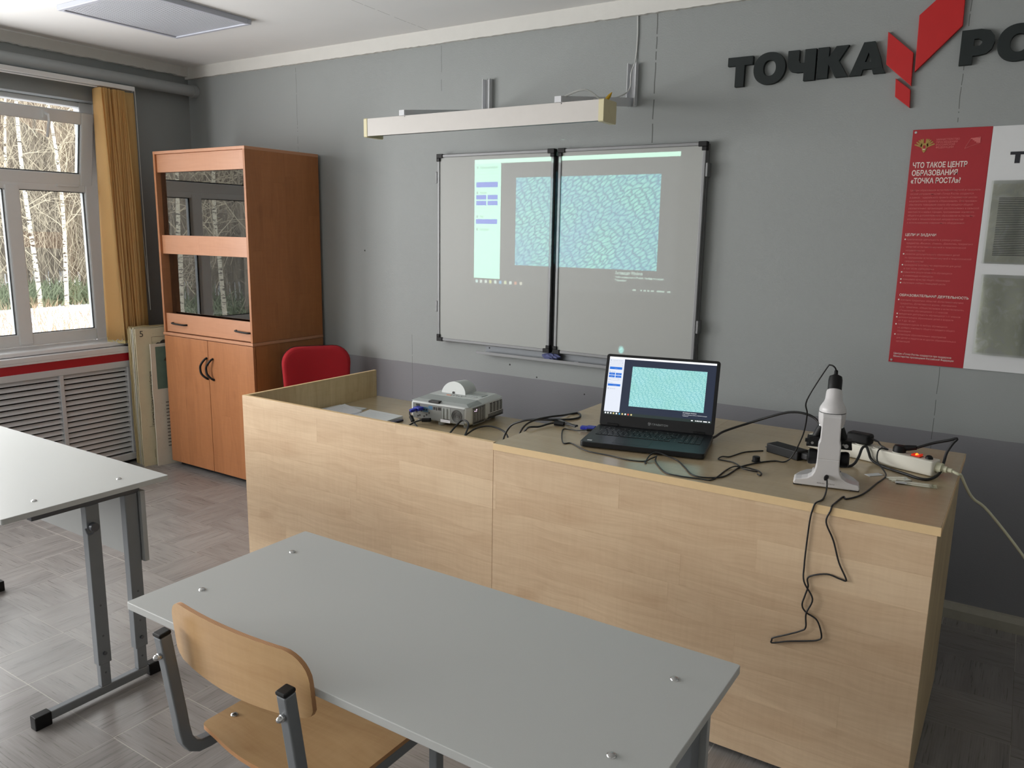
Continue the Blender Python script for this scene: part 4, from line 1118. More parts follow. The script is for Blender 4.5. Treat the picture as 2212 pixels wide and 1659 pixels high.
# ---------------------------------------------------------------- students' desks
def student_desk(label, x0, y1, group):
    """x0: left edge, y1: back edge; 1.2 x 0.52 m top, two T feet with height-adjusting legs"""
    t = thing('student_desk', label, 'desk', (x0 + 0.6, y1 - 0.26, 0), 0, group)
    W, D, H = 1.203, 0.518, 0.702
    tp = MB().prism(rrect(x0, y1 - D, x0 + W, y1, 0.006, 3), H - 0.017, H, 'z')
    tp.build('table_top', [M['grey_laminate']], t, bev=0.0015)
    for bx in (x0 + 0.084, x0 + W - 0.088):
        for by_ in (y1 - 0.120, y1 - 0.386):
            mb = MB().lathe([(0.0085, 0), (0.008, 0.0016), (0.006, 0.003), (0.003, 0.0042), (0.0005, 0.0046)], (bx, by_, H), 16)
            mb.build('bolt', M['chrome'], t, smooth=60)
    for fx in (x0 + 0.056, x0 + W - 0.056):
        side = 1 if fx > x0 + 0.5 else -1
        ft = MB().box(fx - 0.0125, y1 - 0.445, 0.012, fx + 0.0125, y1 - 0.070, 0.04)
        f = ft.build('foot_bar', M['metal_grey'], t, bev=0.003)
        for (a, b) in ((y1 - 0.468, y1 - 0.418), (y1 - 0.092, y1 - 0.050)):
            c = MB().box(fx - 0.0165, a, 0.0, fx + 0.0165, b, 0.043).build('end_cap', M['black_plastic'], None, bev=0.003)
            c.parent = f; c.matrix_parent_inverse = t.matrix_basis.inverted()
        MB().box(fx - 0.014, y1 - 0.42, H - 0.045, fx + 0.014, y1 - 0.08, H - 0.0175).build('top_rail', M['metal_dark'], t, bev=0.002)
        for ly in (y1 - 0.112, y1 - 0.240):
            mb = MB().box(fx - 0.0115, ly - 0.0165, 0.04, fx + 0.0115, ly + 0.0165, 0.16)
            mb.box(fx - 0.0145, ly - 0.0215, 0.118, fx + 0.0145, ly + 0.0215, H - 0.045)
            g = mb.build('leg', M['metal_grey'], t, bev=0.002)
            hb = MB()
            for hz in (0.085, 0.215, 0.32): hb.cyl((fx + 0.0146 if hz > .118 else fx + 0.0116, ly, hz), 0.0035, 0.0006, 'x', 10, 0); hb.cyl((fx - 0.0152 if hz > .118 else fx - 0.0122, ly, hz), 0.0035, 0.0006, 'x', 10, 0)
            hb.cyl((fx - 0.026, ly, 0.155), 0.006, 0.012, 'x', 8); hb.cyl((fx + 0.0145, ly, 0.155), 0.006, 0.006, 'x', 8)
            o = hb.build('adjusting_bolt', M['metal_dark'], None); o.parent = g; o.matrix_parent_inverse = t.matrix_basis.inverted()
        if side > 0:
            hk = MB(); hy = y1 - 0.240
            hk.cyl((fx + 0.0145, hy - 0.004, 0.588), 0.014, 0.016, 'x', 16)
            hk.tube(smooth_path([(fx + 0.022, hy - 0.004, 0.585), (fx + 0.032, hy - 0.012, 0.575), (fx + 0.03, hy - 0.026, 0.572), (fx + 0.026, hy - 0.032, 0.592)], 4), 0.003, 6)
            hk.build('bag_hook', M['metal_dark'], t, smooth=40)
    MB().box(x0 + 0.07, y1 - 0.086, 0.418, x0 + W - 0.030, y1 - 0.070, H - 0.04).build('modesty_panel', M['grey_edge'], t, bev=0.001)
    mb = MB().box(x0 + 0.07, y1 - 0.30, H - 0.045, x0 + W - 0.07, y1 - 0.275, H - 0.0175)
    mb.build('cross_rail', M['metal_dark'], t, bev=0.002)
    return t
student_desk('grey student desk in the foreground with plywood chair pushed in', 3.334, -2.096, 'grey student desks')
student_desk('grey student desk by the window, cut by the left picture edge', 2.589 - 1.203, -2.010, 'grey student desks')

# ---------------------------------------------------------------- plywood school chair
t = thing('school_chair', 'plywood school chair with grey square tube frame tucked under desk', 'chair', (3.69, -2.42, 0))
xl, xr = 3.505, 3.866
yb = -2.633
for x in (xl, xr):
    P = [(x, yb - 0.003, 0.69), (x, yb + 0.022, 0.50)]
    for (dy, z) in ((0.0255, 0.468), (0.031, 0.44), (0.043, 0.420), (0.060, 0.410), (0.085, 0.407)): P.append((x, yb + dy, z))
    P += [(x, -2.20, 0.407)]
    mb = MB().tube(P, 0, rect=(0.024, 0.026), up=(0, 1, 0)); g = mb.build('frame_tube', M['metal_grey'], t, bev=0.003)
    c = MB().tube([(x, yb - 0.0033, 0.690), (x, yb - 0.0043, 0.6985)], 0, rect=(0.0255, 0.0275), up=(0, 1, 0)).build('end_cap', M['black_plastic'], None, bev=0.003)
    c.parent = g; c.matrix_parent_inverse = t.matrix_basis.inverted()
    zb = 0.655 if x == xl else 0.654
    nb = MB().lathe([(0.0075, 0.0), (0.0078, 0.005), (0.0062, 0.006), (0.0060, 0.010), (0.0035, 0.0135), (0.0005, 0.0145)], (0, 0, 0), 12, 0, Matrix.Translation((x, yb + 0.002 - 0.0135, 0.647)) @ Matrix.Rotation(pi / 2, 4, 'X'))
    nb.build('dome_nut', M['chrome'], t, smooth=50)
for x in (xl, xr):
    MB().box(x - 0.012, -2.226, 0.03, x + 0.012, -2.20, 0.396).build('leg', M['metal_grey'], t, bev=0.003)
    f = MB().box(x - 0.012, -2.60, -0.021, x + 0.012, -2.15, 0.03).build('foot_bar', M['metal_grey'], t, bev=0.003)
for y in (-2.40, -2.26): MB().box(xl, y - 0.01, 0.398, xr, y + 0.01, 0.420).build('cross_tube', M['metal_grey'], t)
# curved backrest
def shell(name, u0, u1, fn, nu, nv, thick, mats, corner, parent):
    """plywood shell: rounded-rectangle sheet bent by fn(u, v) -> centre point, normal"""
    o2 = rrect(0, 0, u1, u0, corner, 6)
    return o2
def ply_plate(outline, height_fn, thick, mats, parent, name, axis):
    """thin bent plate. outline in (u, w); height_fn(u, w) is the offset along the third axis"""
    bm = bmesh.new()
    lay = []
    vs = [bm.verts.new((p[0], p[1], 0)) for p in outline]
    f = bm.faces.new(vs)
    # slice into a grid so that it can bend
    us = [p[0] for p in outline]; ws = [p[1] for p in outline]
    for k_ in range(1, 16):
        x = min(us) + (max(us) - min(us)) * k_ / 16
        bmesh.ops.bisect_plane(bm, geom=bm.verts[:] + bm.edges[:] + bm.faces[:], plane_co=(x, 0, 0), plane_no=(1, 0, 0))
    for k_ in range(1, 10):
        y = min(ws) + (max(ws) - min(ws)) * k_ / 10
        bmesh.ops.bisect_plane(bm, geom=bm.verts[:] + bm.edges[:] + bm.faces[:], plane_co=(0, y, 0), plane_no=(0, 1, 0))
    bm.verts.index_update(); bm.normal_update()
    base = [tuple(v.co) for v in bm.verts]; faces = [[v.index for v in f_.verts] for f_ in bm.faces]
    bound = [(e.verts[0].index, e.verts[1].index) for e in bm.edges if len(e.link_faces) == 1]
    bm.free()
    n = len(base); V = []
    for s_ in (-0.5, 0.5):
        for (u, w, _) in base:
            h = height_fn(u, w) + s_ * thick
            V.append((u, h, w) if axis == 'y' else (u, w, h))
    mb = MB()
    mb.addm(V, [f_[::-1] for f_ in faces] + [[i + n for i in f_] for f_ in faces], 0)
    k0 = len(mb.f)
    for a, b in bound: mb.f.append([a, b, b + n, a + n]); mb.mi.append(1)
    return mb.build(name, mats, parent, smooth=35)
ox0, ox1, oz0, oz1 = 3.487, 3.886, 0.603, 0.752
out = (arc((ox1 - 0.055, oz1 - 0.055), 0.055, 0, pi / 2, 7) + arc((ox0 + 0.045, oz1 - 0.045), 0.045, pi / 2, pi, 7))
out += [(ox0, 0.64), (ox0 + 0.006, 0.628), (ox0 + 0.02, 0.618)] + [(ox0 + 0.02 + (ox1 - ox0 - 0.04) * i / 10, 0.616 - 0.013 * sin(pi * i / 10)) for i in range(1, 10)] + [(ox1 - 0.02, 0.618), (ox1 - 0.006, 0.626), (ox1, 0.638)]
def back_h(u, w):
    q = (u - (ox0 + ox1) / 2) / 0.2
    return yb + 0.022 + 0.006 - 0.010 + 0.012 * (1 - 0.0) - 0.028 * (1 - q * q) * 0 - 0.02 * (1 - min(1, q * q)) * 0.9 + 0.018 - (w - 0.60) * 0.10
ply_plate(out, back_h, 0.0095, [M['plywood'], M['plywood_edge']], t, 'backrest', 'y')
sx0, sx1, sy0, sy1 = 3.491, 3.889, -2.572, -2.19
so = arc((sx1 - 0.03, sy1 - 0.03), 0.03, 0, pi / 2, 5) + arc((sx0 + 0.03, sy1 - 0.03), 0.03, pi / 2, pi, 5)
so += [(sx0, -2.50)] + arc((sx0 + 0.022, -2.535), 0.022, pi, 1.35 * pi, 4) + [(sx0 + 0.03 + (sx1 - sx0 - 0.06) * i / 10, -2.556 - 0.028 * sin(pi * i / 10)) for i in range(1, 10)] + arc((sx1 - 0.022, -2.535), 0.022, 1.65 * pi, 2 * pi, 4)
def seat_h(u, w):
    q = (u - (sx0 + sx1) / 2) / 0.2
    return 0.4365 - 0.012 * (1 - q * q) * sin(pi * min(1, max(0, (w - sy0) / (sy1 - sy0)))) + 0.004 * max(0, (-2.54 - w) / 0.03)
ply_plate(so, seat_h, 0.010, [M['plywood'], M['ply_edge_plain']], t, 'seat', 'z')
for x in (3.520, 3.856):
    for y in (-2.49, -2.25):
        MB().lathe([(0.008, 0), (0.0075, 0.0015), (0.005, 0.003), (0.0005, 0.0038)], (x, y, 0.4395), 14).build('bolt', M['chrome'], t, smooth=50)

t.location = (3.69 + 0.039, -2.42 - 0.029, 0.021)
# ---------------------------------------------------------------- red office chair behind the desk
t = thing('office_chair', 'red upholstered office chair beside the maple desk', 'chair', (1.675, -0.43, 0), radians(58))
# local frame: the sitter faces -y; width along x
def pad(w, h, r, th, cz, bulge, n=28, top_r=None):
    pts = rrect(-w / 2, -h / 2, w / 2, h / 2, r, 7)
    # narrow a little towards the foot
    return [(p[0] * (1 - 0.10 * (0.5 - p[1] / h)), p[1] + cz) for p in pts]
def puff(out, y_face, y_rim, rings, mats, name, bow=0.035):
    cx = sum(p[0] for p in out) / len(out); cz = sum(p[1] for p in out) / len(out)
    mb = MB(); n = len(out); V = []; k_ = 0
    prof = [(1.0, 0.0), (1.0, 0.35), (0.985, 0.65), (0.95, 0.85), (0.88, 0.95), (0.6, 1.0), (0.3, 1.0), (0.02, 1.0)]
    for s_, q in prof:
        for p in out:
            x = cx + (p[0] - cx) * s_; z = cz + (p[1] - cz) * s_
            V.append((x, y_rim + (y_face - y_rim) * q - bow * (x / 0.22) ** 2, z))
    fs = [(j * n + i, j * n + (i + 1) % n, (j + 1) * n + (i + 1) % n, (j + 1) * n + i) for j in range(len(prof) - 1) for i in range(n)]
    fs += [tuple(range(n))[::-1], tuple(range((len(prof) - 1) * n, len(prof) * n))]
    mb.addm(V, fs)
    return mb.build(name, mats, t, smooth=50, local=True)
bo = pad(0.405, 0.35, 0.10, 0.05, 0.672, 0.02)
Mlean = None
puff(bo, 0.205, 0.245, 5, M['red_fabric'], 'backrest')
bs_ = pad(0.408, 0.353, 0.102, 0.05, 0.672, 0.02)
puff(bs_, 0.275, 0.2455, 5, M['black_plastic'], 'back_shell')
so_ = [(p[0], p[1]) for p in rrect(-0.23, -0.23, 0.23, 0.20, 0.09, 6)]
mb = MB().prism(so_, 0.43, 0.485, 'z'); mb.build('seat', M['red_fabric'], t, local=True, bev=0.02, seg=3)
mb = MB().prism([(p[0] * 0.97, p[1] * 0.97) for p in so_], 0.41, 0.4295, 'z'); mb.build('seat_shell', M['black_plastic'], t, local=True, bev=0.006)
mb = MB().tube(smooth_path([(0, 0.05, 0.40), (0, 0.22, 0.40), (0, 0.285, 0.46), (0, 0.275, 0.72)], 5), 0, rect=(0.05, 0.012)); mb.build('back_bar', M['black_plastic'], t, local=True)
mb = MB().cyl((0, 0, 0.11), 0.026, 0.30, 'z', 16); mb.cyl((0, 0, 0.07), 0.035, 0.14, 'z', 16); mb.build('gas_lift', M['black_plastic'], t, local=True, smooth=40)
for k_ in range(5):
    a = 2 * pi * k_ / 5 + 0.3
    mb = MB().tube([(0.02 * cos(a), 0.02 * sin(a), 0.095), (0.26 * cos(a), 0.26 * sin(a), 0.07)], 0, rect=(0.04, 0.03)); l = mb.build('base_arm', M['black_plastic'], t, local=True, bev=0.005)
    cb = MB().cyl((0.26 * cos(a) - 0.01, 0.26 * sin(a), 0.0275), 0.027, 0.02, 'x', 14)
    cb.cyl((0.26 * cos(a), 0.26 * sin(a), 0.03), 0.007, 0.04, 'z', 8)
    o = cb.build('caster', M['black_plastic'], l, local=True)

# ---------------------------------------------------------------- screen picture (shared layout, u and v from 0 to 1)
SIDE = (0.0, 0.052, 0.147, 0.968)
TOPBAR = (0.0, 0.968, 1.0, 1.0)
IMG = (0.229, 0.170, 0.922, 0.852)
BTN = [(0.010, 0.782, 0.130, 0.824), (0.010, 0.686, 0.067, 0.722), (0.074, 0.686, 0.130, 0.722), (0.010, 0.640, 0.067, 0.676), (0.074, 0.640, 0.130, 0.676), (0.009, 0.492, 0.129, 0.530)]
BOX = [(0.011, 0.884, 0.131, 0.912), (0.011, 0.834, 0.131, 0.862), (0.010, 0.590, 0.107, 0.622)]
SIDE_TXT = [('Управление камерой', 0.030, 0.938, 0.098), ('Режимы', 0.030, 0.740, 0.040), ('Файл', 0.030, 0.550, 0.024), ('Инструкция', 0.030, 0.448, 0.054)]
ICONS = [(0.010, (0.75, 0.95, 1)), (0.034, (0.9, 0.9, 0.9)), (0.062, (0.9, 0.9, 0.9)), (0.088, (0.95, 0.85, 0.3)), (0.116, (0.9, 0.95, 0.95)), (0.144, (0.15, 0.5, 0.95)), (0.172, (0.9, 0.85, 0.5)), (0.200, (1, 1, 1)), (0.228, (0.9, 0.25, 0.12)), (0.257, (0.85, 0.7, 0.6))]
TRAY = [(0.826, 0.016), (0.858, 0.008), (0.874, 0.012), (0.890, 0.010), (0.908, 0.014), (0.944, 0.034), (0.980, 0.014)]
WATER = [('Активация Windows', 0.736, 0.135, 0.125, 0.024), ('Чтобы активировать Windows, перейдите в раздел', 0.736, 0.108, 0.220, 0.015), ('"Параметры"', 0.736, 0.085, 0.055, 0.015)]

def cell_colour(nt, u, v, soft=1.0, teal=True):
    """onion-skin cells: long cells running up to the right, dark outlines"""
    a = radians(31)
    p = nt.add(nt.mul(u, cos(a) * 1.76), nt.mul(v, sin(a))); q = nt.sub(nt.mul(v, cos(a)), nt.mul(u, sin(a) * 1.76))
    wob = nt.noise(nt.vec(p, q), 9.0, 2)
    vec = nt.vec(nt.mul(p, 15.0), nt.add(nt.mul(q, 38), nt.mul(wob, 0.9)))
    vo = nt.n('ShaderNodeTexVoronoi', {'Vector': vec, 'Scale': 1.0, 'Randomness': 0.72}, feature='DISTANCE_TO_EDGE', voronoi_dimensions='2D')
    d = vo.outputs['Distance']
    edge = nt.mr(d, -0.10, 0.24 * soft)
    tone = nt.noise(nt.vec(nt.mul(p, 30), nt.mul(q, 70)), 1.0, 3, 0.6)
    blotch = nt.noise(nt.vec(p, q), 3.0, 2)
    k_ = nt.add(nt.mul(edge, 0.45), nt.mul(tone, 0.55))
    if teal:
        c = nt.ramp(k_, [(0.22, lin(104, 170, 182)), (0.44, lin(134, 204, 210)), (0.62, lin(156, 222, 224)), (0.82, lin(190, 240, 240))])
        return nt.mix(nt.mr(blotch, 0.35, 0.7), c, nt.mix(0.35, c, lin(140, 210, 190)))
    c = nt.ramp(k_, [(0.24, lin(22, 78, 112)), (0.44, lin(50, 132, 150)), (0.60, lin(76, 172, 178)), (0.80, lin(132, 220, 205))])
    return nt.mix(nt.mr(blotch, 0.35, 0.7), c, nt.mix(0.35, c, lin(60, 130, 200)))

# ---------------------------------------------------------------- laptop
def emit_mat(name, c, s):
    m, nt, bs = new_mat(name)
    bs.inputs['Base Color'].default_value = (0.01, 0.01, 0.01, 1); bs.inputs['Roughness'].default_value = 0.3
    bs.inputs['Emission Color'].default_value = c; bs.inputs['Emission Strength'].default_value = s * 1.2
    return m
LW, LD = 0.405, 0.262
hinge = Vector((3.672, -1.004, 0))
la = math.atan2(0.091, 0.404)
t = thing('laptop', 'black open laptop showing magnified cells on its screen', 'laptop', (hinge.x, hinge.y, 0.8195), la)
# local: x along the hinge, -y towards the sitter, z up
mb = MB().prism(rrect(0, -LD, LW, 0.0, 0.012, 4), 0.004, 0.021, 'z'); mb.build('base', M['laptop_black'], t, local=True, bev=0.002)
mb = MB()
for x in (0.03, LW - 0.03):
    for y in (-0.03, -LD + 0.03): mb.cyl((x, y, 0), 0.008, 0.004, 'z', 10)
mb.build('rubber_feet', M['black_rubber'], t, local=True)
kb = MB()
rows = [(14, 0.0), (14, 0.004), (13, 0.007), (12, 0.010), (9, 0.004)]
ky0 = -0.040
kx = 0.026
def keys(mb, x0, y, n, w, gap, h=0.0155, mi=0):
    for i in range(n): mb.box(x0 + i * (w + gap), y - h, 0.021, x0 + i * (w + gap) + w, y, 0.0228, mi)
for r_i, (n, ofs) in enumerate(rows):
    y = ky0 - 0.019 * (r_i + 1)
    if r_i < 4: keys(kb, kx, y, 1, 0.014 + ofs * 2, 0.003); keys(kb, kx + 0.017 + ofs * 2, y, n - 1, 0.0155, 0.0032)
    else:
        keys(kb, kx, y, 4, 0.0175, 0.003); keys(kb, kx + 0.083, y, 1, 0.09, 0.003); keys(kb, kx + 0.176, y, 4, 0.0165, 0.003)
    keys(kb, 0.306, y, 4, 0.0155, 0.0032)
keys(kb, kx, ky0, 16, 0.0135, 0.003, 0.011); keys(kb, 0.306, ky0, 4, 0.0155, 0.0032, 0.011)
for r_i in range(6):
    for i in range(18):
        if (i * 5 + r_i * 3) % 4 != 3:
            x = kx + 0.004 + i * 0.0187; y = ky0 - 0.019 * r_i - 0.006
            kb.box(x, y - 0.0028, 0.0228, x + 0.0028, y, 0.0230, 1)
kb.build('keyboard', [M['key_black'], M['key_mark']], t, local=True)
MB().box(0.105, -LD + 0.018, 0.021, 0.225, -LD + 0.095, 0.0214).build('touchpad', M['key_black'], t, local=True)
MB().box(0.020, -LD + 0.020, 0.021, 0.036, -LD + 0.028, 0.0213).build('sticker', M['paper'], t, local=True)
lt = radians(19)
LM = Matrix.Translation((0, 0.002, 0.022)) @ Matrix.Rotation(-lt, 4, 'X')   # lid plane: x, z along the lid, face towards -y
lid = MB().prism(rrect(0, -0.004, LW, 0.258, 0.010, 4), 0.0, 0.007, 'y', 0, LM).build('lid', M['laptop_black'], t, local=True, bev=0.0015)
for x in (0.05, LW - 0.05): MB().cyl((x - 0.02, 0.003, 0.021), 0.0065, 0.04, 'x', 12).build('hinge', M['black_plastic'], t, local=True, smooth=40)
su0, sv0, sw, sh = 0.012, 0.036, LW - 0.024, 0.212
def SP(u, v, d=-0.0006): return (su0 + u * sw, d, sv0 + v * sh)
sb = MB()
def srect(r, mi, d=-0.0010): sb.addm([SP(r[0], r[1], d), SP(r[2], r[1], d), SP(r[2], r[3], d), SP(r[0], r[3], d)], [(0, 1, 2, 3)], mi, LM)
def cells_mat():
    m, nt, bs = new_mat('screen_cells')
    x, y, z = nt.xyz(nt.objco())
    nt.put(bs.inputs['Emission Color'], cell_colour(nt, nt.div(nt.sub(x, su0), sw), nt.div(z, sh * cos(lt)), 1.0, True))
    bs.inputs['Emission Strength'].default_value = 1.1; bs.inputs['Base Color'].default_value = (0.01, 0.01, 0.01, 1)
    return m
SM = [emit_mat('screen_navy', lin(26, 38, 62), 0.9), emit_mat('screen_white', lin(226, 232, 244), 1.0), emit_mat('screen_blue', lin(20, 110, 215), 1.0), cells_mat(), emit_mat('screen_grey', lin(168, 176, 188), 0.9),
      emit_mat('screen_bright', lin(250, 252, 255), 1.05), emit_mat('screen_red', lin(225, 70, 50), 1.0), emit_mat('screen_yellow', lin(235, 215, 150), 1.0), emit_mat('screen_cyan', lin(90, 180, 235), 1.0), emit_mat('screen_dark', lin(30, 48, 46), 0.8)]
srect((0, 0, 1, 1), 0, -0.0006); srect((0, 0, 1, 0.05), 9, -0.0008)
srect(SIDE, 1); srect(TOPBAR, 5); srect(IMG, 3)
for b in BTN: srect(b, 2, -0.0013)
for b in BOX:
    srect(b, 4, -0.0013); srect((b[0] + 0.002, b[1] + 0.003, b[2] - 0.002, b[3] - 0.003), 1, -0.0015)
def slabel(s, u, v, w, h, mi, d=-0.0016):
    vv, ff = text_geo(s, 1.0)
    W = max(p[0] for p in vv); H = 0.72
    sb.addm([SP(u + p[0] / W * w, v + p[1] / H * h * 0.72, d) for p in vv], ff, mi, LM)
for s, u, v, w in SIDE_TXT: slabel(s, u, v - 0.008, w, 0.022, 4); srect((0.012, v - 0.008, 0.021, v + 0.008), 4, -0.0015)
for (s, b) in zip(('Стоп', 'Фото', 'Длина', 'Видео', 'Угол', 'Сохранить'), BTN): slabel(s, (b[0] + b[2]) / 2 - 0.012, b[1] + 0.010, 0.024 if len(s) < 6 else 0.04, 0.018, 4)
slabel('10', 0.020, 0.598, 0.010, 0.016, 4, -0.0018); slabel('мкм', 0.112, 0.598, 0.018, 0.016, 4); slabel('ToupCam', 0.014, 0.892, 0.05, 0.014, 4, -0.0018) if False else None
for u, c in ICONS:
    mi = 5 if min(c) > 0.6 else (6 if c[0] > 0.8 and c[1] < 0.4 else (8 if c[2] > 0.8 else 7))
    sb.addm([SP(u + 0.007 + 0.0075 * cos(a), 0.026 + 0.0145 * sin(a), -0.0012) for a in [2 * pi * i / 12 for i in range(12)]], [tuple(range(12))], mi, LM)
for u, w in TRAY: srect((u - w / 2, 0.018, u + w / 2, 0.034), 5, -0.0012)
for s, u, v, w, h in WATER: slabel(s, u, v, w, h, 5, -0.0018)
so = sb.build('screen', SM, None, local=True, fix=False); so.parent = lid
# maker's name below the screen
nb = MB(); vv, ff = text_geo('ГРАВИТОН', 0.0125, spacing=1.05)
nb.addm([(0.190 + p[0] * 0.056 / max(q[0] for q in vv), -0.0012, 0.0115 + p[1] * 0.75) for p in vv], ff, 0, LM)
for i in range(24):
    a0, a1 = 2 * pi * i / 24, 2 * pi * (i + 1) / 24
    if i in (4, 5, 12, 13, 20, 21): continue
    nb.addm([(0.181 + r_ * cos(a), -0.0012, 0.0155 + r_ * sin(a)) for r_, a in ((0.0056, a0), (0.0056, a1), (0.0042, a1), (0.0042, a0))], [(0, 1, 2, 3)], 0, LM)
nb.addm([(0.181 + 0.0022 * cos(a), -0.0012, 0.0155 + 0.0022 * sin(a)) for a in [2 * pi * i / 10 for i in range(10)]], [tuple(range(10))], 0, LM)
o = nb.build('maker_name', M['key_mark'], None, local=True, fix=False); o.parent = lid

# ---------------------------------------------------------------- projector
PR = radians(3.5)
t = thing('projector', 'pale grey short throw projector with domed lens on low desk', 'projector', (2.832, -0.735, 0.687), PR)
PW, PD = 0.315, 0.300
zb, zt = 0.014, 0.108
mb = MB()
# lower shell: chamfered plan, tapering roof
def ring_pts(x0, x1, y0, y1, c): return [(x0 + c, y0), (x1 - c, y0), (x1, y0 + c), (x1, y1 - c), (x1 - c, y1), (x0 + c, y1), (x0, y1 - c), (x0, y0 + c)]
lv = [(zb, 0.012, 0.02), (zb + 0.012, 0.0, 0.02), (0.082, 0.0, 0.02), (0.095, 0.004, 0.022)]
V = []
for z, ins, c in lv: V += [(p[0], p[1], z) for p in ring_pts(-PW / 2 + ins, PW / 2 - ins, -PD / 2 + ins, PD / 2 - ins, c)]
fs = [(j * 8 + i, j * 8 + (i + 1) % 8, (j + 1) * 8 + (i + 1) % 8, (j + 1) * 8 + i) for j in range(len(lv) - 1) for i in range(8)] + [tuple(range(8))[::-1], tuple(range(24, 32))]
mb.addm(V, fs); mb.build('body', M['projector_white'], t, local=True, bev=0.004, smooth=40)
# roof in two tones: grey rear half, pale front half
def roof(y0, y1, m, nm, z0, z1):
    V = [(-PW / 2 + 0.005, y0, 0.0945), (PW / 2 - 0.005, y0, 0.0945), (PW / 2 - 0.005, y1, 0.0945), (-PW / 2 + 0.005, y1, 0.0945), (-PW / 2 + 0.03, y0 + (0.02 if y0 < -0.1 else 0), z0), (PW / 2 - 0.03, y0 + (0.02 if y0 < -0.1 else 0), z0), (PW / 2 - 0.03, y1 - (0.02 if y1 > 0.1 else 0), z1), (-PW / 2 + 0.03, y1 - (0.02 if y1 > 0.1 else 0), z1)]
    return MB().addm(V, [(3, 2, 1, 0), (4, 5, 6, 7), (0, 1, 5, 4), (1, 2, 6, 5), (2, 3, 7, 6), (3, 0, 4, 7)]).build(nm, m, t, local=True, bev=0.003)
roof(-PD / 2 + 0.006, -0.035, M['projector_grey'], 'rear_cover', 0.104, 0.108)
roof(-0.0345, PD / 2 - 0.006, M['projector_white'], 'front_cover', 0.108, 0.110)
mb = MB()
for (a, b, c, d) in ((-0.10, 0.02, -0.08, 0.028), (-0.03, -0.005, 0.0, 0.0), (0.02, -0.005, 0.045, 0.0), (0.07, 0.0, 0.10, 0.008)): mb.box(a, b, 0.1085, c, d, 0.1103)
for i in range(4): mb.cyl((-0.012 + 0.014 * i, -0.016, 0.1085), 0.004, 0.0014, 'z', 10)
mb.build('buttons', M['projector_grey'], t, local=True)
MB().box(0.03, 0.02, 0.1085, 0.115, 0.075, 0.1112).build('filter_lid', M['projector_grey'], t, local=True, bev=0.002)
MB().box(-0.055, -PD / 2 + 0.002, 0.0955, 0.0, -PD / 2 + 0.03, 0.1045).build('latch', M['port_dark'], t, local=True, bev=0.002)
MB().box(-0.045, -0.022, 0.1085, -0.022, -0.016, 0.1103).build('brand_strip', mat('orange_mark', lin(196, 120, 90), 0.5), t, local=True)
# lens hood: half dome rising from the front half
mb = MB(); V = []; n, k_ = 20, 8
for j in range(k_ + 1):
    f = j / k_
    for i in range(n + 1):
        a = pi * i / n
        rr_ = 0.064 * (1.0 - 0.10 * f * f)
        V.append((-0.035 + rr_ * cos(a), 0.030 + 0.092 * f - 0.012 * (1 - f) * (1 - sin(a)), 0.106 + (0.056 - 0.006 * f) * sin(a)))
fs = [(j * (n + 1) + i, j * (n + 1) + i + 1, (j + 1) * (n + 1) + i + 1, (j + 1) * (n + 1) + i) for j in range(k_) for i in range(n)]
fs += [tuple(range(n + 1))[::-1], tuple(range(k_ * (n + 1), (k_ + 1) * (n + 1)))]
mb.addm(V, fs)
hood = mb.build('lens_hood', M['projector_white'], t, local=True, smooth=40)
MB().cyl((-0.035, 0.0175, 0.113), 0.006, 0.0012, 'y', 12).build('sensor', M['port_dark'], t, local=True)
lm = MB(); lm.sphere((-0.035, 0.122, 0.128), 0.024, 18, 10, 0, (1, 0.35, 0.8))
lo = lm.build('lens', M['lens_glow'], hood, local=True, smooth=60)
# rear panel with sockets
MB().box(-PW / 2 + 0.022, -PD / 2 - 0.0008, 0.020, PW / 2 - 0.024, -PD / 2 + 0.004, 0.088).build('rear_panel', M['projector_dark'], t, local=True, bev=0.001)
yp = -PD / 2 - 0.0008
pb = MB()
for (a, b, c, d) in ((-0.118, 0.074, -0.098, 0.084), (-0.120, 0.044, -0.110, 0.060), (-0.026, 0.068, -0.016, 0.080), (-0.012, 0.066, -0.007, 0.080), (-0.002, 0.068, 0.014, 0.081), (-0.05, 0.046, -0.046, 0.054), (0.026, 0.030, 0.060, 0.034)):
    MB().box(a, yp - 0.0008, b, c, yp + 0.004, d).build('socket', M['port_dark'], t, local=True)
for (x, z) in ((-0.075, 0.062), (-0.062, 0.062), (-0.098, 0.062), (-0.090, 0.054), (-0.062, 0.040), (-0.098, 0.034), (-0.075, 0.032), (-0.108, 0.030)): MB().cyl((x, yp - 0.0012, z), 0.0038, 0.004, 'y', 12).build('round_socket', M['port_dark'], t, local=True)
for r4 in ((-0.088, 0.052, -0.054, 0.074), (-0.052, 0.066, -0.030, 0.082)): MB().box(r4[0], yp - 0.0004, r4[1], r4[2], yp + 0.003, r4[3]).build('socket_plate', M['port_blue'], t, local=True)
pb = MB(); pb.box(0.020, yp - 0.0006, 0.034, 0.062, yp + 0.003, 0.084); pb.box(0.024, yp - 0.004, 0.036, 0.028, yp, 0.080); pb.box(0.044, yp - 0.004, 0.036, 0.046, yp, 0.080)
pb.build('lock_bracket', M['projector_grey'], t, local=True)
MB().box(0.012, yp - 0.0012, 0.018, 0.062, yp, 0.031).build('rating_label', M['paper'], t, local=True)
gb = MB()
for r0 in (0.0045, 0.009, 0.0135, 0.018, 0.0225, 0.0265):
    P = [(0.096 + r0 * cos(2 * pi * i / 28), yp - 0.0003, 0.053 + r0 * sin(2 * pi * i / 28)) for i in range(29)]
    gb.tube(P, 0.0011, 5)
gb.build('speaker_grille', M['port_dark'], t, local=True)
xp = PW / 2
vb = MB()
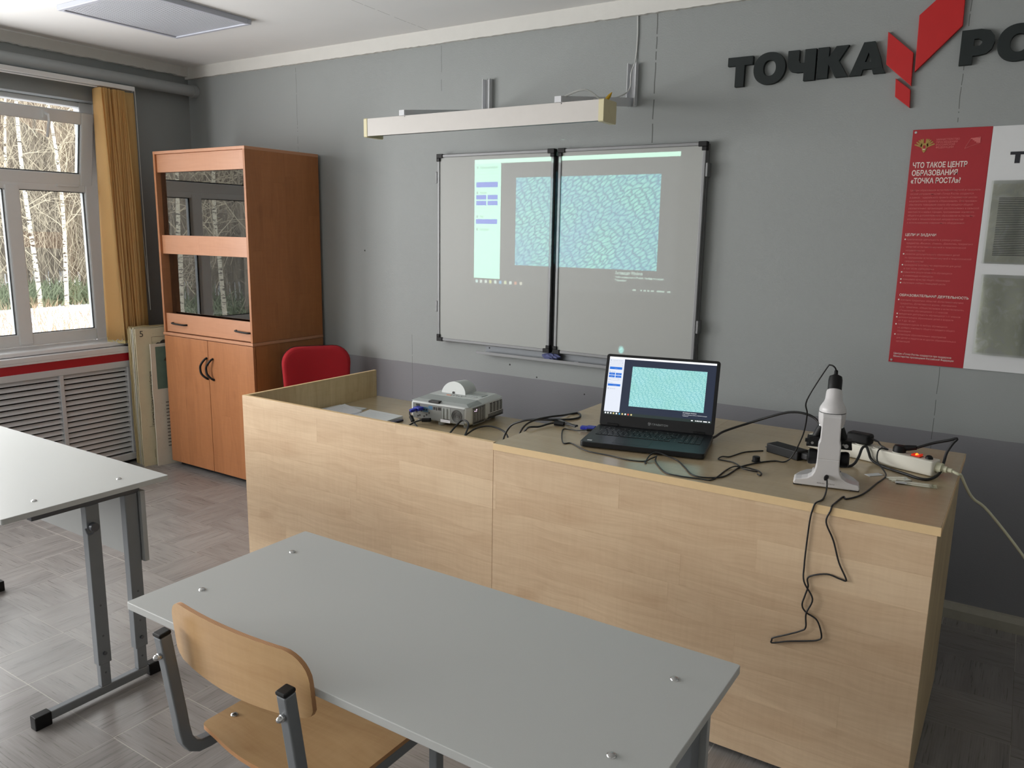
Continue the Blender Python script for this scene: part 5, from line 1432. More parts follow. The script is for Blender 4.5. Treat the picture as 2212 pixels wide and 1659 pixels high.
for r_i in range(12):
    for c in range(4): vb.box(xp - 0.003, -0.115 + c * 0.0225, 0.020 + r_i * 0.0057, xp + 0.0008, -0.115 + c * 0.0225 + 0.019, 0.020 + r_i * 0.0057 + 0.0032)
vb.build('exhaust_vent', M['port_dark'], t, local=True)
vb = MB()
for r_i in range(7):
    for c in range(4): vb.box(xp - 0.003, 0.02 + c * 0.028, 0.046 + r_i * 0.0062, xp + 0.0008, 0.02 + c * 0.028 + 0.020, 0.046 + r_i * 0.0062 + 0.0036)
vb.build('intake_vent', M['port_dark'], t, local=True)
vb = MB()
for r_i in range(4): vb.box(xp - 0.003, 0.005, 0.020 + r_i * 0.0056, xp + 0.0008, 0.135, 0.020 + r_i * 0.0056 + 0.0030)
vb.build('lower_vent', M['port_dark'], t, local=True)
fr = MB()
for (a, b, c, d) in ((-0.121, 0.016, -0.022, 0.0185), (-0.121, 0.0885, -0.022, 0.091), (-0.121, 0.016, -0.1185, 0.091), (-0.0245, 0.016, -0.022, 0.091)): fr.box(xp - 0.001, a, b, xp + 0.0018, c, d)
fr.build('vent_frame', M['projector_dark'], t, local=True)
gl = MB()
for (y, z) in ((-0.108, 0.073), (-0.094, 0.078), (-0.096, 0.072)): gl.box(xp - 0.0015, y, z, xp + 0.0010, y + 0.006, z + 0.003)
gl.build('lamp_glow', M['led_white'], t, local=True)
for (x, y) in ((-0.12, -0.115), (0.12, -0.115), (0.0, -0.12), (-0.12, 0.11), (0.12, 0.11)):
    MB().cyl((x, y, 0.0), 0.011 if x else 0.018, 0.0145, 'z', 14).build('foot', M['projector_grey'], t, local=True, bev=0.002)

# ---------------------------------------------------------------- the projector's beam
bx0, bx1, bzl, bzh = 2.420, 3.548, 1.240, 1.881
_inv = Matrix.Translation((2.832, -0.735, 0.687)) @ Matrix.Rotation(PR, 4, 'Z')
LP = _inv @ Vector((-0.035, 0.140, 0.140))
ld = bpy.data.lights.new('projector_beam', 'SPOT')
ld.energy = 700.0; ld.shadow_soft_size = 0.0008; ld.spot_blend = 0.0
tgt = Vector((2.97, by, 1.42)); ld.spot_size = radians(112)
lo_ = bpy.data.objects.new('projector_beam', ld); COL.objects.link(lo_)
lo_.location = LP; lo_.rotation_euler = (tgt - LP).to_track_quat('-Z', 'Y').to_euler()
ld.use_nodes = True
nt = NT(ld.node_tree)
em = [n for n in ld.node_tree.nodes if n.type == 'EMISSION'][0]
inc = nt.n('ShaderNodeNewGeometry').outputs['Incoming']
dx, dy, dz = nt.xyz(inc)
kk = nt.div(by - LP.y, dy)
bxx = nt.add(LP.x, nt.mul(kk, dx)); bzz = nt.add(LP.z, nt.mul(kk, dz))
u = nt.div(nt.sub(bxx, bx0), bx1 - bx0); v = nt.div(nt.sub(bzz, bzl), bzh - bzl)
BLK = (0.012, 0.014, 0.016, 1)
col = BLK
def lay(c, r, colr, k_=1.0): return nt.mix(nt.mul(nt.rect(u, v, *r), k_) if k_ != 1.0 else nt.rect(u, v, *r), c, colr)
MINT = (0.46, 0.98, 0.74, 1)
col = lay(col, SIDE, MINT); col = lay(col, TOPBAR, (0.58, 1.0, 0.80, 1)); 
cells = cell_colour(nt, u, v, 1.0, False)
col = nt.mix(nt.rect(u, v, *IMG), col, nt.mix(0.0, cells, cells))
BLUE = (0.0, 0.08, 0.66, 1)
for b in BTN: col = lay(col, b, BLUE)
for b in BOX:
    col = lay(col, b, (0.40, 0.72, 0.56, 1)); col = lay(col, (b[0] + 0.0015, b[1] + 0.003, b[2] - 0.0015, b[3] - 0.003), MINT)
for uu, c in ICONS: col = lay(col, (uu, 0.013, uu + 0.0135, 0.038), (c[0] * 0.5, c[1] * 0.6, c[2] * 0.55, 1))
for uu, w in TRAY: col = lay(col, (uu - w / 2, 0.019, uu + w / 2, 0.031), (0.30, 0.42, 0.36, 1))

def text_bitmap(s, rows, cols):
    """coverage of a line of lettering on a rows x cols grid"""
    vv, ff = text_geo(s, 1.0, 0.012)
    x1 = max(p[0] for p in vv); z0, z1 = -0.2, 0.78
    g = [[0] * cols for _ in range(rows)]
    tris = []
    for f in ff:
        for i in range(1, len(f) - 1): tris.append((vv[f[0]], vv[f[i]], vv[f[i + 1]]))
    for (a, b, c) in tris:
        X = [p[0] / x1 * cols for p in (a, b, c)]; Z = [(p[1] - z0) / (z1 - z0) * rows for p in (a, b, c)]
        den = (Z[1] - Z[2]) * (X[0] - X[2]) + (X[2] - X[1]) * (Z[0] - Z[2])
        if abs(den) < 1e-9: continue
        for i in range(max(0, int(min(X)) - 1), min(cols, int(max(X)) + 2)):
            for j in range(max(0, int(min(Z)) - 1), min(rows, int(max(Z)) + 2)):
                hit = False
                for (px, pz) in ((0.5, 0.5), (0.3, 0.3), (0.7, 0.7), (0.3, 0.7), (0.7, 0.3)):
                    x, z = i + px, j + pz
                    l0 = ((Z[1] - Z[2]) * (x - X[2]) + (X[2] - X[1]) * (z - Z[2])) / den; l1 = ((Z[2] - Z[0]) * (x - X[2]) + (X[0] - X[2]) * (z - Z[2])) / den
                    if l0 >= -0.02 and l1 >= -0.02 and l0 + l1 <= 1.02: hit = True
                if hit: g[j][i] = 1
    return g
def text_mask(s, u0, v0, w, h, rows, cols):
    """1 where the beam carries lettering: columns are stored in constant colour ramps, rows as bits"""
    g = text_bitmap(s, rows, cols)
    cu = nt.m('FLOOR', nt.mul(nt.div(nt.sub(u, u0), w), cols)); rv = nt.m('FLOOR', nt.mul(nt.div(nt.sub(v, v0), h), rows))
    tot = None
    for j in range(0, cols, 32):
        st = []
        for i in range(32):
            val = sum(g[r_][j + i] << r_ for r_ in range(rows)) if j + i < cols else 0
            q = val / 256.0
            st.append((i / 32, (q, q, q, 1)))
        rp = nt.ramp(nt.div(nt.add(nt.sub(cu, j), 0.5), 32), st, 'CONSTANT')
        ins = nt.mul(nt.m('GREATER_THAN', cu, j - 0.5), nt.m('LESS_THAN', cu, j + 31.5))
        val = nt.mul(nt.n('ShaderNodeSeparateColor', {0: rp}).outputs[0], ins)
        tot = val if tot is None else nt.add(tot, val)
    bits = nt.m('FLOOR', nt.add(nt.mul(tot, 256.0), 0.5))
    bit = nt.m('FLOORED_MODULO', nt.m('FLOOR', nt.div(bits, nt.m('POWER', 2.0, rv))), 2.0)
    return nt.mul(bit, nt.rect(u, v, u0, v0, u0 + w, v0 + h))
for (s, u0, v0, w, h), cols in zip(WATER, (128, 256, 64)):
    col = nt.mix(nt.mul(text_mask(s, u0, v0 - h * 0.25, w, h * 1.3, 8, cols), 0.9), col, (0.34, 0.50, 0.44, 1))
for s, u0, v0, w in SIDE_TXT:
    col = nt.mix(nt.mul(text_mask(s, u0, v0 - 0.014, w, 0.028, 8, 96 if len(s) > 12 else 64), 0.6), col, (0.14, 0.30, 0.24, 1))
    col = lay(col, (0.012, v0 - 0.010, 0.021, v0 + 0.010), (0.25, 0.42, 0.42, 1))
inside = nt.mul(nt.rect(u, v, 0, 0, 1, 1), nt.m('GREATER_THAN', dy, 0.02))
# stray reflection low on the right leaf
sd = nt.add(nt.m('POWER', nt.sub(bxx, 3.298), 2), nt.m('POWER', nt.mul(nt.sub(bzz, 0.966), 0.8), 2))
sp = nt.mul(nt.mr(sd, 0.0, 0.00030, 1.0, 0.0), nt.mr(nt.noise(nt.vec(nt.mul(bxx, 160), nt.mul(bzz, 160)), 1.0, 2), 0.35, 0.6, 0.3, 1.0))
col = nt.mix(inside, (0, 0, 0, 1), col)
col = nt.mix(nt.mul(sp, nt.m('GREATER_THAN', dy, 0.02)), col, (0.35, 1.0, 0.95, 1))
nt.put(em.inputs['Color'], col)
H = by - LP.y
BEAM = 84.0 / 700.0
# evens out the spread of the beam over the board, as the projector's optics do
nt.put(em.inputs['Strength'], nt.mul(nt.div(BEAM * H * H, nt.m('POWER', nt.m('MAXIMUM', dy, 0.05), 3.0)), 1.0))

# ---------------------------------------------------------------- microscope
ZT_ = 0.8195
t = thing('microscope', 'white school microscope seen from behind with black eyepiece camera', 'microscope', (4.496, -1.20, ZT_), radians(11))
# local: arm's broad back face looks towards -y, stage lies at +y
def prof_plate(mb, pts, y0, y1): mb.prism(pts, y0, y1, 'y')
hw = 0.0295
bpts = [(-0.085, 0.0035), (0.085, 0.0035), (0.087, 0.012), (0.084, 0.021)] + [(hw + 0.054 * (1 - sin(a)) ** 1.0, 0.026 + 0.046 * (1 - cos(a))) for a in [pi / 2 * i / 7 for i in range(1, 8)]]
bpts = [(-0.086, 0.0035), (0.086, 0.0035), (0.0875, 0.010), (0.084, 0.0190), (0.066, 0.0215), (0.050, 0.0265), (0.040, 0.034), (0.0338, 0.046), (0.0305, 0.062), (0.0300, 0.085),
        (-0.0300, 0.085), (-0.0305, 0.062), (-0.0338, 0.046), (-0.040, 0.034), (-0.050, 0.0265), (-0.066, 0.0215), (-0.084, 0.0190), (-0.0875, 0.010)]
mb = MB(); mb.prism(bpts, -0.036, 0.006, 'y')
mb.build('arm_foot', M['microscope_white'], t, local=True, bev=0.003)
mb = MB()
for s_ in (-1, 1):
    mb.prism([(0.034 * s_, 0.0), (0.084 * s_, -0.010), (0.087 * s_, 0.012), (0.074 * s_, 0.052), (0.056 * s_, 0.086), (0.034 * s_, 0.10)], 0.0035, 0.018, 'z')
mb.prism([(-0.04, 0.0), (0.04, 0.0), (0.04, 0.10), (-0.04, 0.10)], 0.0035, 0.022, 'z')
mb.build('base', M['microscope_white'], t, local=True, bev=0.004)
mb = MB()
for (x, y) in ((-0.075, -0.02), (0.075, -0.02), (-0.05, 0.07), (0.05, 0.07)): mb.box(x - 0.012, y - 0.01, 0, x + 0.012, y + 0.01, 0.004)
mb.build('rubber_feet', M['black_rubber'], t, local=True)
V = []
for (z, w, y0, y1) in ((0.083, 0.0300, -0.036, 0.004), (0.125, 0.0300, -0.036, 0.006), (0.130, 0.0285, -0.036, 0.006), (0.136, 0.0262, -0.036, 0.006), (0.206, 0.0252, -0.034, 0.010), (0.212, 0.0248, -0.026, 0.03)):
    V += [(-w, y0, z), (w, y0, z), (w, y1, z), (-w, y1, z)]
fs = [(j * 4 + i, j * 4 + (i + 1) % 4, (j + 1) * 4 + (i + 1) % 4, (j + 1) * 4 + i) for j in range(5) for i in range(4)] + [(3, 2, 1, 0), (20, 21, 22, 23)]
MB().addm(V, fs).build('arm', M['microscope_white'], t, local=True, bev=0.003)
MB().lathe([(0.030, 0.170), (0.035, 0.182), (0.0365, 0.205), (0.0362, 0.2115)], (0, 0.012, 0), 28).build('nosepiece_ring', M['microscope_white'], t, local=True, smooth=35)
MB().lathe([(0.0355, 0.2115), (0.0355, 0.2135)], (0, 0.012, 0), 28).build('seam_ring', M['black_plastic'], t, local=True)
HM = Matrix.Translation((0, 0.012, 0.2135))
pr_ = [(0.0360, 0.0, 0), (0.0358, 0.006, 0), (0.0340, 0.0125, 0.000), (0.0295, 0.020, 0.003), (0.0255, 0.026, 0.007), (0.0232, 0.032, 0.011), (0.0222, 0.042, 0.017), (0.0214, 0.052, 0.024), (0.0200, 0.055, 0.026)]
V = []; n = 28
for r_, h, sh_ in pr_:
    tl_ = min(1, h / 0.06) * radians(32)
    for i in range(n):
        a = 2 * pi * i / n; V.append((r_ * cos(a), sh_ + r_ * sin(a) * cos(tl_), h - r_ * sin(a) * sin(tl_) + 0.0))
k_ = len(pr_)
fs = [(j * n + i, j * n + (i + 1) % n, (j + 1) * n + (i + 1) % n, (j + 1) * n + i) for j in range(k_ - 1) for i in range(n)] + [tuple(range(n))[::-1], tuple(range((k_ - 1) * n, k_ * n))]
MB().addm(V, fs, 0, HM).build('head', M['microscope_white'], t, local=True, smooth=50)
EM = HM @ Matrix.Translation((0, 0.020, 0.042)) @ Matrix.Rotation(radians(-26), 4, 'X')
cm = MB().lathe([(0.0165, -0.006), (0.0188, 0.0), (0.0190, 0.046), (0.0172, 0.056), (0.010, 0.060), (0.0055, 0.063), (0.005, 0.074), (0.003, 0.076)], (0, 0, 0), 22, 0, EM)
cm.build('eyepiece_camera', M['black_plastic'], t, local=True, smooth=35)
for s_, y_, ln, tilt in ((-1, 0.030, 0.046, -24), (1, 0.026, 0.040, 22)):
    OM = Matrix.Translation((0.022 * s_, y_, 0.168)) @ Matrix.Rotation(radians(180 - tilt), 4, 'Y')
    ob = MB().lathe([(0.011, -0.012), (0.0115, 0.0), (0.0115, 0.004)], (0, 0, 0), 18, 1, OM).lathe([(0.0118, 0.004), (0.0118, 0.03), (0.010, ln)], (0, 0, 0), 18, 0, OM).lathe([(0.008, ln), (0.006, ln + 0.007)], (0, 0, 0), 16, 1, OM)
    ob.build('objective', [M['black_plastic'], M['chrome']], t, local=True, smooth=40)
MB().lathe([(0.026, 0.160), (0.030, 0.170)], (0, 0.022, 0), 24).build('turret', M['black_plastic'], t, local=True, smooth=40)
MB().box(-0.062, 0.012, 0.106, 0.060, 0.135, 0.112).build('stage', M['black_plastic'], t, local=True, bev=0.001)
mb = MB(); mb.box(-0.056, 0.008, 0.112, -0.028, 0.030, 0.136); mb.box(-0.066, 0.010, 0.118, -0.056, 0.020, 0.128); mb.cyl((-0.040, 0.006, 0.128), 0.006, 0.01, 'y', 12)
mb.build('slide_holder', M['black_plastic'], t, local=True, bev=0.001)
MB().box(0.030, 0.012, 0.112, 0.058, 0.03, 0.132).build('slide_holder', M['black_plastic'], t, local=True, bev=0.001)
mb = MB(); mb.tube([(0.036, 0.010, 0.120), (0.040, 0.030, 0.128)], 0.004, 8); mb.cyl((-0.046, 0.006, 0.118), 0.004, 0.006, 'y', 10); mb.cyl((0.044, 0.006, 0.118), 0.006, 0.006, 'y', 10)
mb.build('stage_clip', M['chrome'], t, local=True, smooth=40)
for s_ in (-1, 1):
    MB().lathe([(0.018, 0.030), (0.021, 0.033), (0.0225, 0.045), (0.0215, 0.052), (0.016, 0.0555), (0.012, 0.0555)] if s_ > 0 else [(0.012, -0.0555), (0.016, -0.0555), (0.0215, -0.052), (0.0225, -0.045), (0.021, -0.033), (0.018, -0.030)], (0, 0.018, 0.076), 24, axis='x').build('focus_knob', M['black_plastic'], t, local=True, smooth=35)
mb = MB(); mb.cyl((-0.034, 0.0, 0.044), 0.004, 0.006, 'x', 10); mb.cyl((0.03, 0.0, 0.042), 0.004, 0.006, 'x', 10); mb.build('side_screws', M['black_plastic'], t, local=True)
# worn maker's mark, hardly readable in the photograph: kept as a faint row of strokes
lb = MB()
for i in range(11):
    if i == 5: continue
    lb.box(-0.024 + i * 0.0043, -0.0363, 0.0125, -0.0216 + i * 0.0043, -0.0358, 0.0160)
lb.build('faint_mark', mat('faint_mark', lin(150, 146, 144), 0.6), t, local=True)

# ---------------------------------------------------------------- cables lie on the desks
def cable(name, label, pts, r, m='black_rubber', sub=6, cat='cable', group=None, extra=None, n=7):
    mb = MB().tube(smooth_path(pts, sub), r, n)
    if extra is None: return tag(mb.build(name, M[m], smooth=60), label, cat, group)
    t = thing(name, label, cat, pts[0], 0, group); mb.build('cord', M[m], t, smooth=60); extra(t); return t
Zc = ZT_ + 0.0022
def onz(pts, z): return [(x, y, z) for x, y in pts]
# eyepiece camera lead
CAMTOP = Matrix.Translation((4.496, -1.20, ZT_)) @ Matrix.Rotation(radians(11), 4, 'Z') @ EM @ Vector((0, 0, 0.072))
P = [tuple(CAMTOP), (4.482, -1.150, 1.152), (4.470, -1.150, 1.158), (4.458, -1.148, 1.146), (4.409, -1.13, 1.045), (4.409, -1.11, 1.0), (4.396, -1.07, 0.935), (4.372, -1.04, 0.87), (4.352, -1.03, 0.832)] + onz([(4.335, -1.04), (4.309, -1.045), (4.274, -1.094), (4.242, -1.175), (4.229, -1.309), (4.162, -1.347), (4.102, -1.277), (4.06, -1.225)], Zc)
P += [(4.029, -1.215, Zc + 0.004), (3.985, -1.215, Zc + 0.012), (3.972, -1.24, Zc + 0.006), (3.985, -1.305, Zc), (3.992, -1.315, Zc)]
cable('camera_cable', 'thin black cable rising over the microscope to its eyepiece camera', P, 0.0022)
def aux_plug(t):
    mb = MB().tube([(3.69, -1.068, ZT_ + 0.012), (3.662, -1.080, ZT_ + 0.012)], 0, rect=(0.012, 0.008)); mb.build('plug', M['black_plastic'], t, bev=0.002)
P = [(3.662, -1.080, ZT_ + 0.012), (3.63, -1.085, ZT_ + 0.006)] + onz([(3.594, -1.075), (3.574, -1.097), (3.662, -1.251), (3.689, -1.241), (3.772, -1.293), (3.862, -1.30), (3.924, -1.31), (3.975, -1.296)], Zc)
P += [(3.990, -1.27, Zc + 0.006), (3.996, -1.245, Zc + 0.008), (3.998, -1.25, Zc + 0.008), (4.012, -1.285, Zc + 0.001), (4.075, -1.365, Zc), (4.12, -1.375, Zc), (4.150, -1.372, Zc), (4.18, -1.365, Zc), (4.215, -1.350, Zc), (4.217, -1.225, Zc), (4.238, -1.19, Zc + 0.005), (4.288, -1.178, Zc), (4.312, -1.20, Zc), (4.317, -1.227, Zc), (4.306, -1.218, Zc)]
cable('usb_cable', 'thin black cable winding along the front of the demonstration desk', P, 0.0021, extra=aux_plug)
P = onz([(4.246, -0.944), (4.202, -0.995), (4.185, -1.055), (4.176, -1.085)], Zc) + [(4.160, -1.10, Zc + 0.002), (4.156, -1.125, Zc), (4.166, -1.135, Zc), (4.21, -1.14, Zc), (4.262, -1.205, Zc + 0.0045), (4.30, -1.195, Zc)]
cable('adapter_lead', 'thin black lead from power adapter towards the laptop corner', P, 0.0020)
# power adapter
t = thing('power_adapter', 'black laptop power adapter brick lying left of the microscope', 'adapter', (4.322, -0.945, ZT_), radians(-25))
MB().box(-0.062, -0.026, 0.0, 0.062, 0.026, 0.030).build('brick', M['black_plastic'], t, local=True, bev=0.003)
MB().box(0.0622, -0.012, 0.006, 0.088, 0.012, 0.025).build('mains_inlet', M['black_rubber'], t, local=True, bev=0.003)
MB().tube([(-0.062, 0, 0.012), (-0.074, 0, 0.011), (-0.086, 0, 0.008)], 0.004, 8, taper=[1, .8, .5]).build('strain_relief', M['black_rubber'], t, local=True)
# black cap
t_ = MB().lathe([(0.0135, 0.0), (0.0135, 0.003), (0.0115, 0.0035), (0.0115, 0.016), (0.0105, 0.017), (0.0005, 0.017)], (4.262, -1.080, ZT_), 20).build('lens_cap', M['black_plastic'], smooth=35)
tag(t_, 'small black round cap standing in front of the power adapter', 'cap')
# VGA cable and its blue plugs
def vga_plugs(t):
    d = Vector((0.404, 0.091, 0)).normalized(); nrm = Vector((-d.y, d.x, 0))
    p = Vector((3.672, -1.004, ZT_ + 0.0125)) - nrm * 0.045 - d * 0.003
    mb = MB().tube([p, p - d * 0.030], 0, rect=(0.036, 0.013)); mb.tube([p - d * 0.030, p - d * 0.052], 0, rect=(0.024, 0.011)); mb.build('blue_plug', M['vga_blue'], t, bev=0.002)
    q = Vector((2.752, -0.894, 0.755))
    mb = MB().tube([q, q + Vector((-0.005, -0.030, -0.001))], 0, rect=(0.036, 0.014)); mb.tube([q + Vector((-0.005, -0.030, -0.001)), q + Vector((-0.018, -0.052, -0.008))], 0, rect=(0.022, 0.012))
    mb.build('blue_plug', M['vga_blue'], t, bev=0.002)
    f = MB().tube([(2.752, -0.962, 0.730), (2.768, -0.968, 0.712)], 0.0085, 14); f.build('ferrite_bead', M['black_plastic'], t, smooth=40)
    f = MB().tube([(3.515, -1.052, ZT_ + 0.010), (3.552, -1.047, ZT_ + 0.010)], 0.0092, 14); f.build('ferrite_bead', M['black_plastic'], t, smooth=40)
    cb = MB().tube(smooth_path([(2.733, -0.948, 0.744), (2.745, -0.960, 0.735), (2.768, -0.968, 0.712), (2.80, -0.98, 0.694), (2.86, -1.05, 0.693), (2.95, -1.12, 0.693), (3.05, -1.05, 0.6945), (3.10, -0.96, 0.72), (3.06, -0.90, 0.735), (3.03, -0.90, 0.735)], 6), 0.0035, 8)
    cb = MB().tube(smooth_path([(2.733, -0.948, 0.744), (2.745, -0.960, 0.735), (2.768, -0.968, 0.712), (2.80, -0.98, 0.695), (2.86, -1.05, 0.692), (2.95, -1.12, 0.692), (3.03, -1.10, 0.694), (3.07, -1.03, 0.699), (3.10, -0.965, 0.730), (3.15, -0.93, 0.738), (3.22, -0.935, 0.725), (3.27, -0.98, 0.70), (3.33, -1.06, 0.695), (3.40, -1.12, 0.715), (3.442, -1.155, 0.79), (3.47, -1.165, ZT_ + 0.008), (3.49, -1.12, ZT_ + 0.006), (3.50, -1.07, ZT_ + 0.008), (3.515, -1.052, ZT_ + 0.010), (3.552, -1.047, ZT_ + 0.010), (3.58, -1.052, ZT_ + 0.012), (3.608, -1.062, ZT_ + 0.0125)], 6), 0.0036, 8)
    cb.build('lower_cord', M['black_rubber'], t, smooth=60)
P = [(3.610, -1.055, ZT_ + 0.014), (3.575, -1.03, ZT_ + 0.008), (3.50, -0.985, ZT_ + 0.0055), (3.467, -1.005, ZT_ + 0.0055), (3.43, -1.015, 0.823), (3.392, -1.02, 0.818), (3.355, -1.03, 0.808), (3.31, -1.03, 0.785), (3.285, -1.035, 0.745), (3.29, -1.06, 0.71), (3.30, -1.09, 0.6925), (3.27, -1.13, 0.692), (3.20, -1.16, 0.692), (3.12, -1.10, 0.695)]
P += [(3.09, -1.03, 0.71), (3.06, -0.965, 0.742), (3.01, -0.94, 0.745), (3.00, -0.99, 0.715), (3.03, -1.09, 0.692)]
cable('monitor_cable', 'thick black monitor cable with blue plugs joining projector and laptop', P, 0.0040, extra=vga_plugs)
P = [(3.43, -1.00, ZT_ + 0.006), (3.462, -0.995, ZT_ + 0.005), (3.52, -0.94, ZT_ + 0.004), (3.53, -0.885, ZT_ + 0.004), (3.495, -0.83, ZT_ + 0.004), (3.478, -0.86, ZT_ + 0.004), (3.482, -0.93, ZT_ + 0.012), (3.46, -0.99, ZT_ + 0.014), (3.42, -1.04, ZT_ + 0.004), (3.40, -1.09, 0.80), (3.37, -1.13, 0.715), (3.30, -1.17, 0.692), (3.24, -1.20, 0.692)]
cable('looped_cable', 'black cable loop behind the blue plug left of the laptop', P, 0.0036)
# projector's mains lead
def proj_plug(t): MB().tube([(2.815, -0.905, 0.712), (2.775, -0.915, 0.708)], 0, rect=(0.016, 0.016)).build('plug', M['black_plastic'], t, bev=0.003)
cable('projector_lead', 'short black lead with plug below the sockets of the projector', [(2.775, -0.915, 0.708), (2.752, -0.925, 0.700), (2.747, -0.96, 0.692), (2.775, -1.02, 0.691), (2.84, -1.10, 0.691)], 0.0035, extra=proj_plug)
# laptop to microscope corner, thick
P = [(4.030, -0.955, ZT_ + 0.010), (4.07, -0.93, ZT_ + 0.016), (4.085, -0.86, 0.846), (4.144, -0.80, 0.870), (4.225, -0.80, 0.908), (4.284, -0.80, 0.931), (4.332, -0.80, 0.934), (4.369, -0.80, 0.922), (4.40, -0.82, 0.895), (4.44, -0.86, 0.85), (4.45, -0.89, ZT_ + 0.004), (4.42, -0.93, ZT_ + 0.004)]
cable('arched_cable', 'thick black cable arching from the laptop towards the microscope', P, 0.0042)

# ---------------------------------------------------------------- power strip with what is plugged into it
sa = math.atan2(-0.13, 0.39)
t = thing('power_strip', 'white power strip with glowing red switch behind the microscope', 'power strip', (4.555, -0.842, ZT_), sa)
MB().prism(rrect(-0.205, -0.026, 0.205, 0.026, 0.008, 4), 0.001, 0.047, 'z').build('body', M['strip_white'], t, local=True, bev=0.004)
MB().box(0.128, -0.013, 0.0465, 0.160, 0.013, 0.0475).build('switch_bezel', M['black_plastic'], t, local=True)
sw_ = MB().prism([(0.131, 0.0475), (0.157, 0.0475), (0.157, 0.056), (0.144, 0.0515), (0.131, 0.0535)], -0.011, 0.011, 'y').build('switch', M['switch_red'], t, local=True, bev=0.001)
MB().sphere((0.146, -0.006, 0.053), 0.0045, 12, 8).build('switch_lamp', M['switch_glow'], sw_, local=True, smooth=60)
mb = MB(); mb.lathe([(0.011, 0.047), (0.010, 0.053), (0.006, 0.057), (0.0005, 0.058)], (0.180, 0.0, 0), 14); mb.build('reset_button', M['black_plastic'], t, local=True, smooth=40)
for x in (-0.15, -0.09, -0.03, 0.03, 0.09):
    sk = MB().lathe([(0.020, 0.047), (0.020, 0.0485), (0.018, 0.0485), (0.018, 0.0472)], (x, 0, 0), 24); s_o = sk.build('socket', M['strip_white'], t, local=True, smooth=40)
    hb = MB()
    for y in (-0.0095, 0.0095): hb.cyl((x, y, 0.0474), 0.0028, 0.0004, 'z', 10)
    hb.build('pin_hole', M['port_dark'], s_o, local=True)
mb = MB(); mb.cyl((0.205, 0, 0.026), 0.016, 0.016, 'x', 14); mb.cyl((0.221, 0, 0.026), 0.010, 0.014, 'x', 12); mb.cyl((0.235, 0, 0.026), 0.007, 0.014, 'x', 12)
mb.build('cord_gland', M['cord_white'], t, local=True, smooth=40)
SMx = t.matrix_basis.copy()
def onstrip(x, y, z): return tuple(SMx @ Vector((x, y, z)))
P = [onstrip(0.248, 0, 0.026), onstrip(0.268, 0.0, 0.020), (4.815, -0.90, 0.83), (4.832, -0.88, 0.79), (4.852, -0.85, 0.752), (4.894, -0.82, 0.712), (5.0, -0.80, 0.584), (5.10, -0.78, 0.44), (5.22, -0.74, 0.22), (5.34, -0.66, 0.03), (5.44, -0.55, 0.006), (5.7, -0.40, 0.006)]
cable('strip_cord', 'cream white cord running from power strip over the desk edge', P, 0.0044, 'cord_white', cat='cord')
# charger plugged into the strip
t = thing('usb_charger', 'black rounded charger plugged upright into the power strip', 'charger', onstrip(-0.03, 0, 0.0485), sa + radians(4))
mb = MB().prism(rrect(-0.045, -0.021, 0.030, 0.021, 0.010, 4), 0.0, 0.034, 'z'); mb.build('case', M['black_plastic'], t, local=True, bev=0.007, smooth=50)
MB().tube([(0.029, 0, 0.020), (0.040, 0, 0.018), (0.05, 0, 0.016)], 0.0045, 8, taper=[1, .8, .5]).build('strain_relief', M['black_rubber'], t, local=True)
cm_ = t.matrix_basis @ Vector((0.05, 0, 0.016))
# mains plug with thick lead
t = thing('mains_plug', 'black angled mains plug beside the red switch of the strip', 'plug', onstrip(0.09, 0, 0.0485), sa)
mb = MB().lathe([(0.019, 0.0), (0.019, 0.012), (0.015, 0.020), (0.0005, 0.021)], (0, 0, 0), 20)
mb.tube([(0.0, 0, 0.011), (0.022, 0.006, 0.016), (0.045, 0.012, 0.021)], 0.010, 10, taper=[1, .9, .7])
mb.build('plug_body', M['black_plastic'], t, local=True, smooth=45)
pm = t.matrix_basis @ Vector((0.046, 0.012, 0.021))
kd = Vector((4.555, -1.02, 0))
P = [tuple(pm), (4.728, -0.86, 0.907), (4.768, -0.86, 0.922), (4.790, -0.86, 0.931), (4.780, -0.862, 0.914), (4.768, -0.868, 0.885), (4.764, -0.885, 0.855), (4.758, -0.93, 0.832), (4.741, -0.965, ZT_ + 0.0045), (4.717, -0.985, ZT_ + 0.0045), (4.669, -0.955, ZT_ + 0.0045), (4.604, -0.912, ZT_ + 0.0045), (4.567, -0.882, ZT_ + 0.012), (4.555, -0.880, ZT_ + 0.035), (4.546, -0.875, ZT_ + 0.050)]
P += [(4.536, -0.885, ZT_ + 0.045), (4.532, -0.92, ZT_ + 0.02), (4.522, -0.96, ZT_ + 0.0045), (4.49, -0.99, ZT_ + 0.0045), (4.44, -0.99, ZT_ + 0.006), (4.405, -0.985, ZT_ + 0.012)]
cable('mains_lead', 'thick black mains lead looping from the strip around the microscope', P, 0.0042)
P = [(4.55, -0.87, ZT_ + 0.052), (4.52, -0.93, ZT_ + 0.05), (4.515, -0.975, ZT_ + 0.03), (4.525, -1.0, ZT_ + 0.006)]
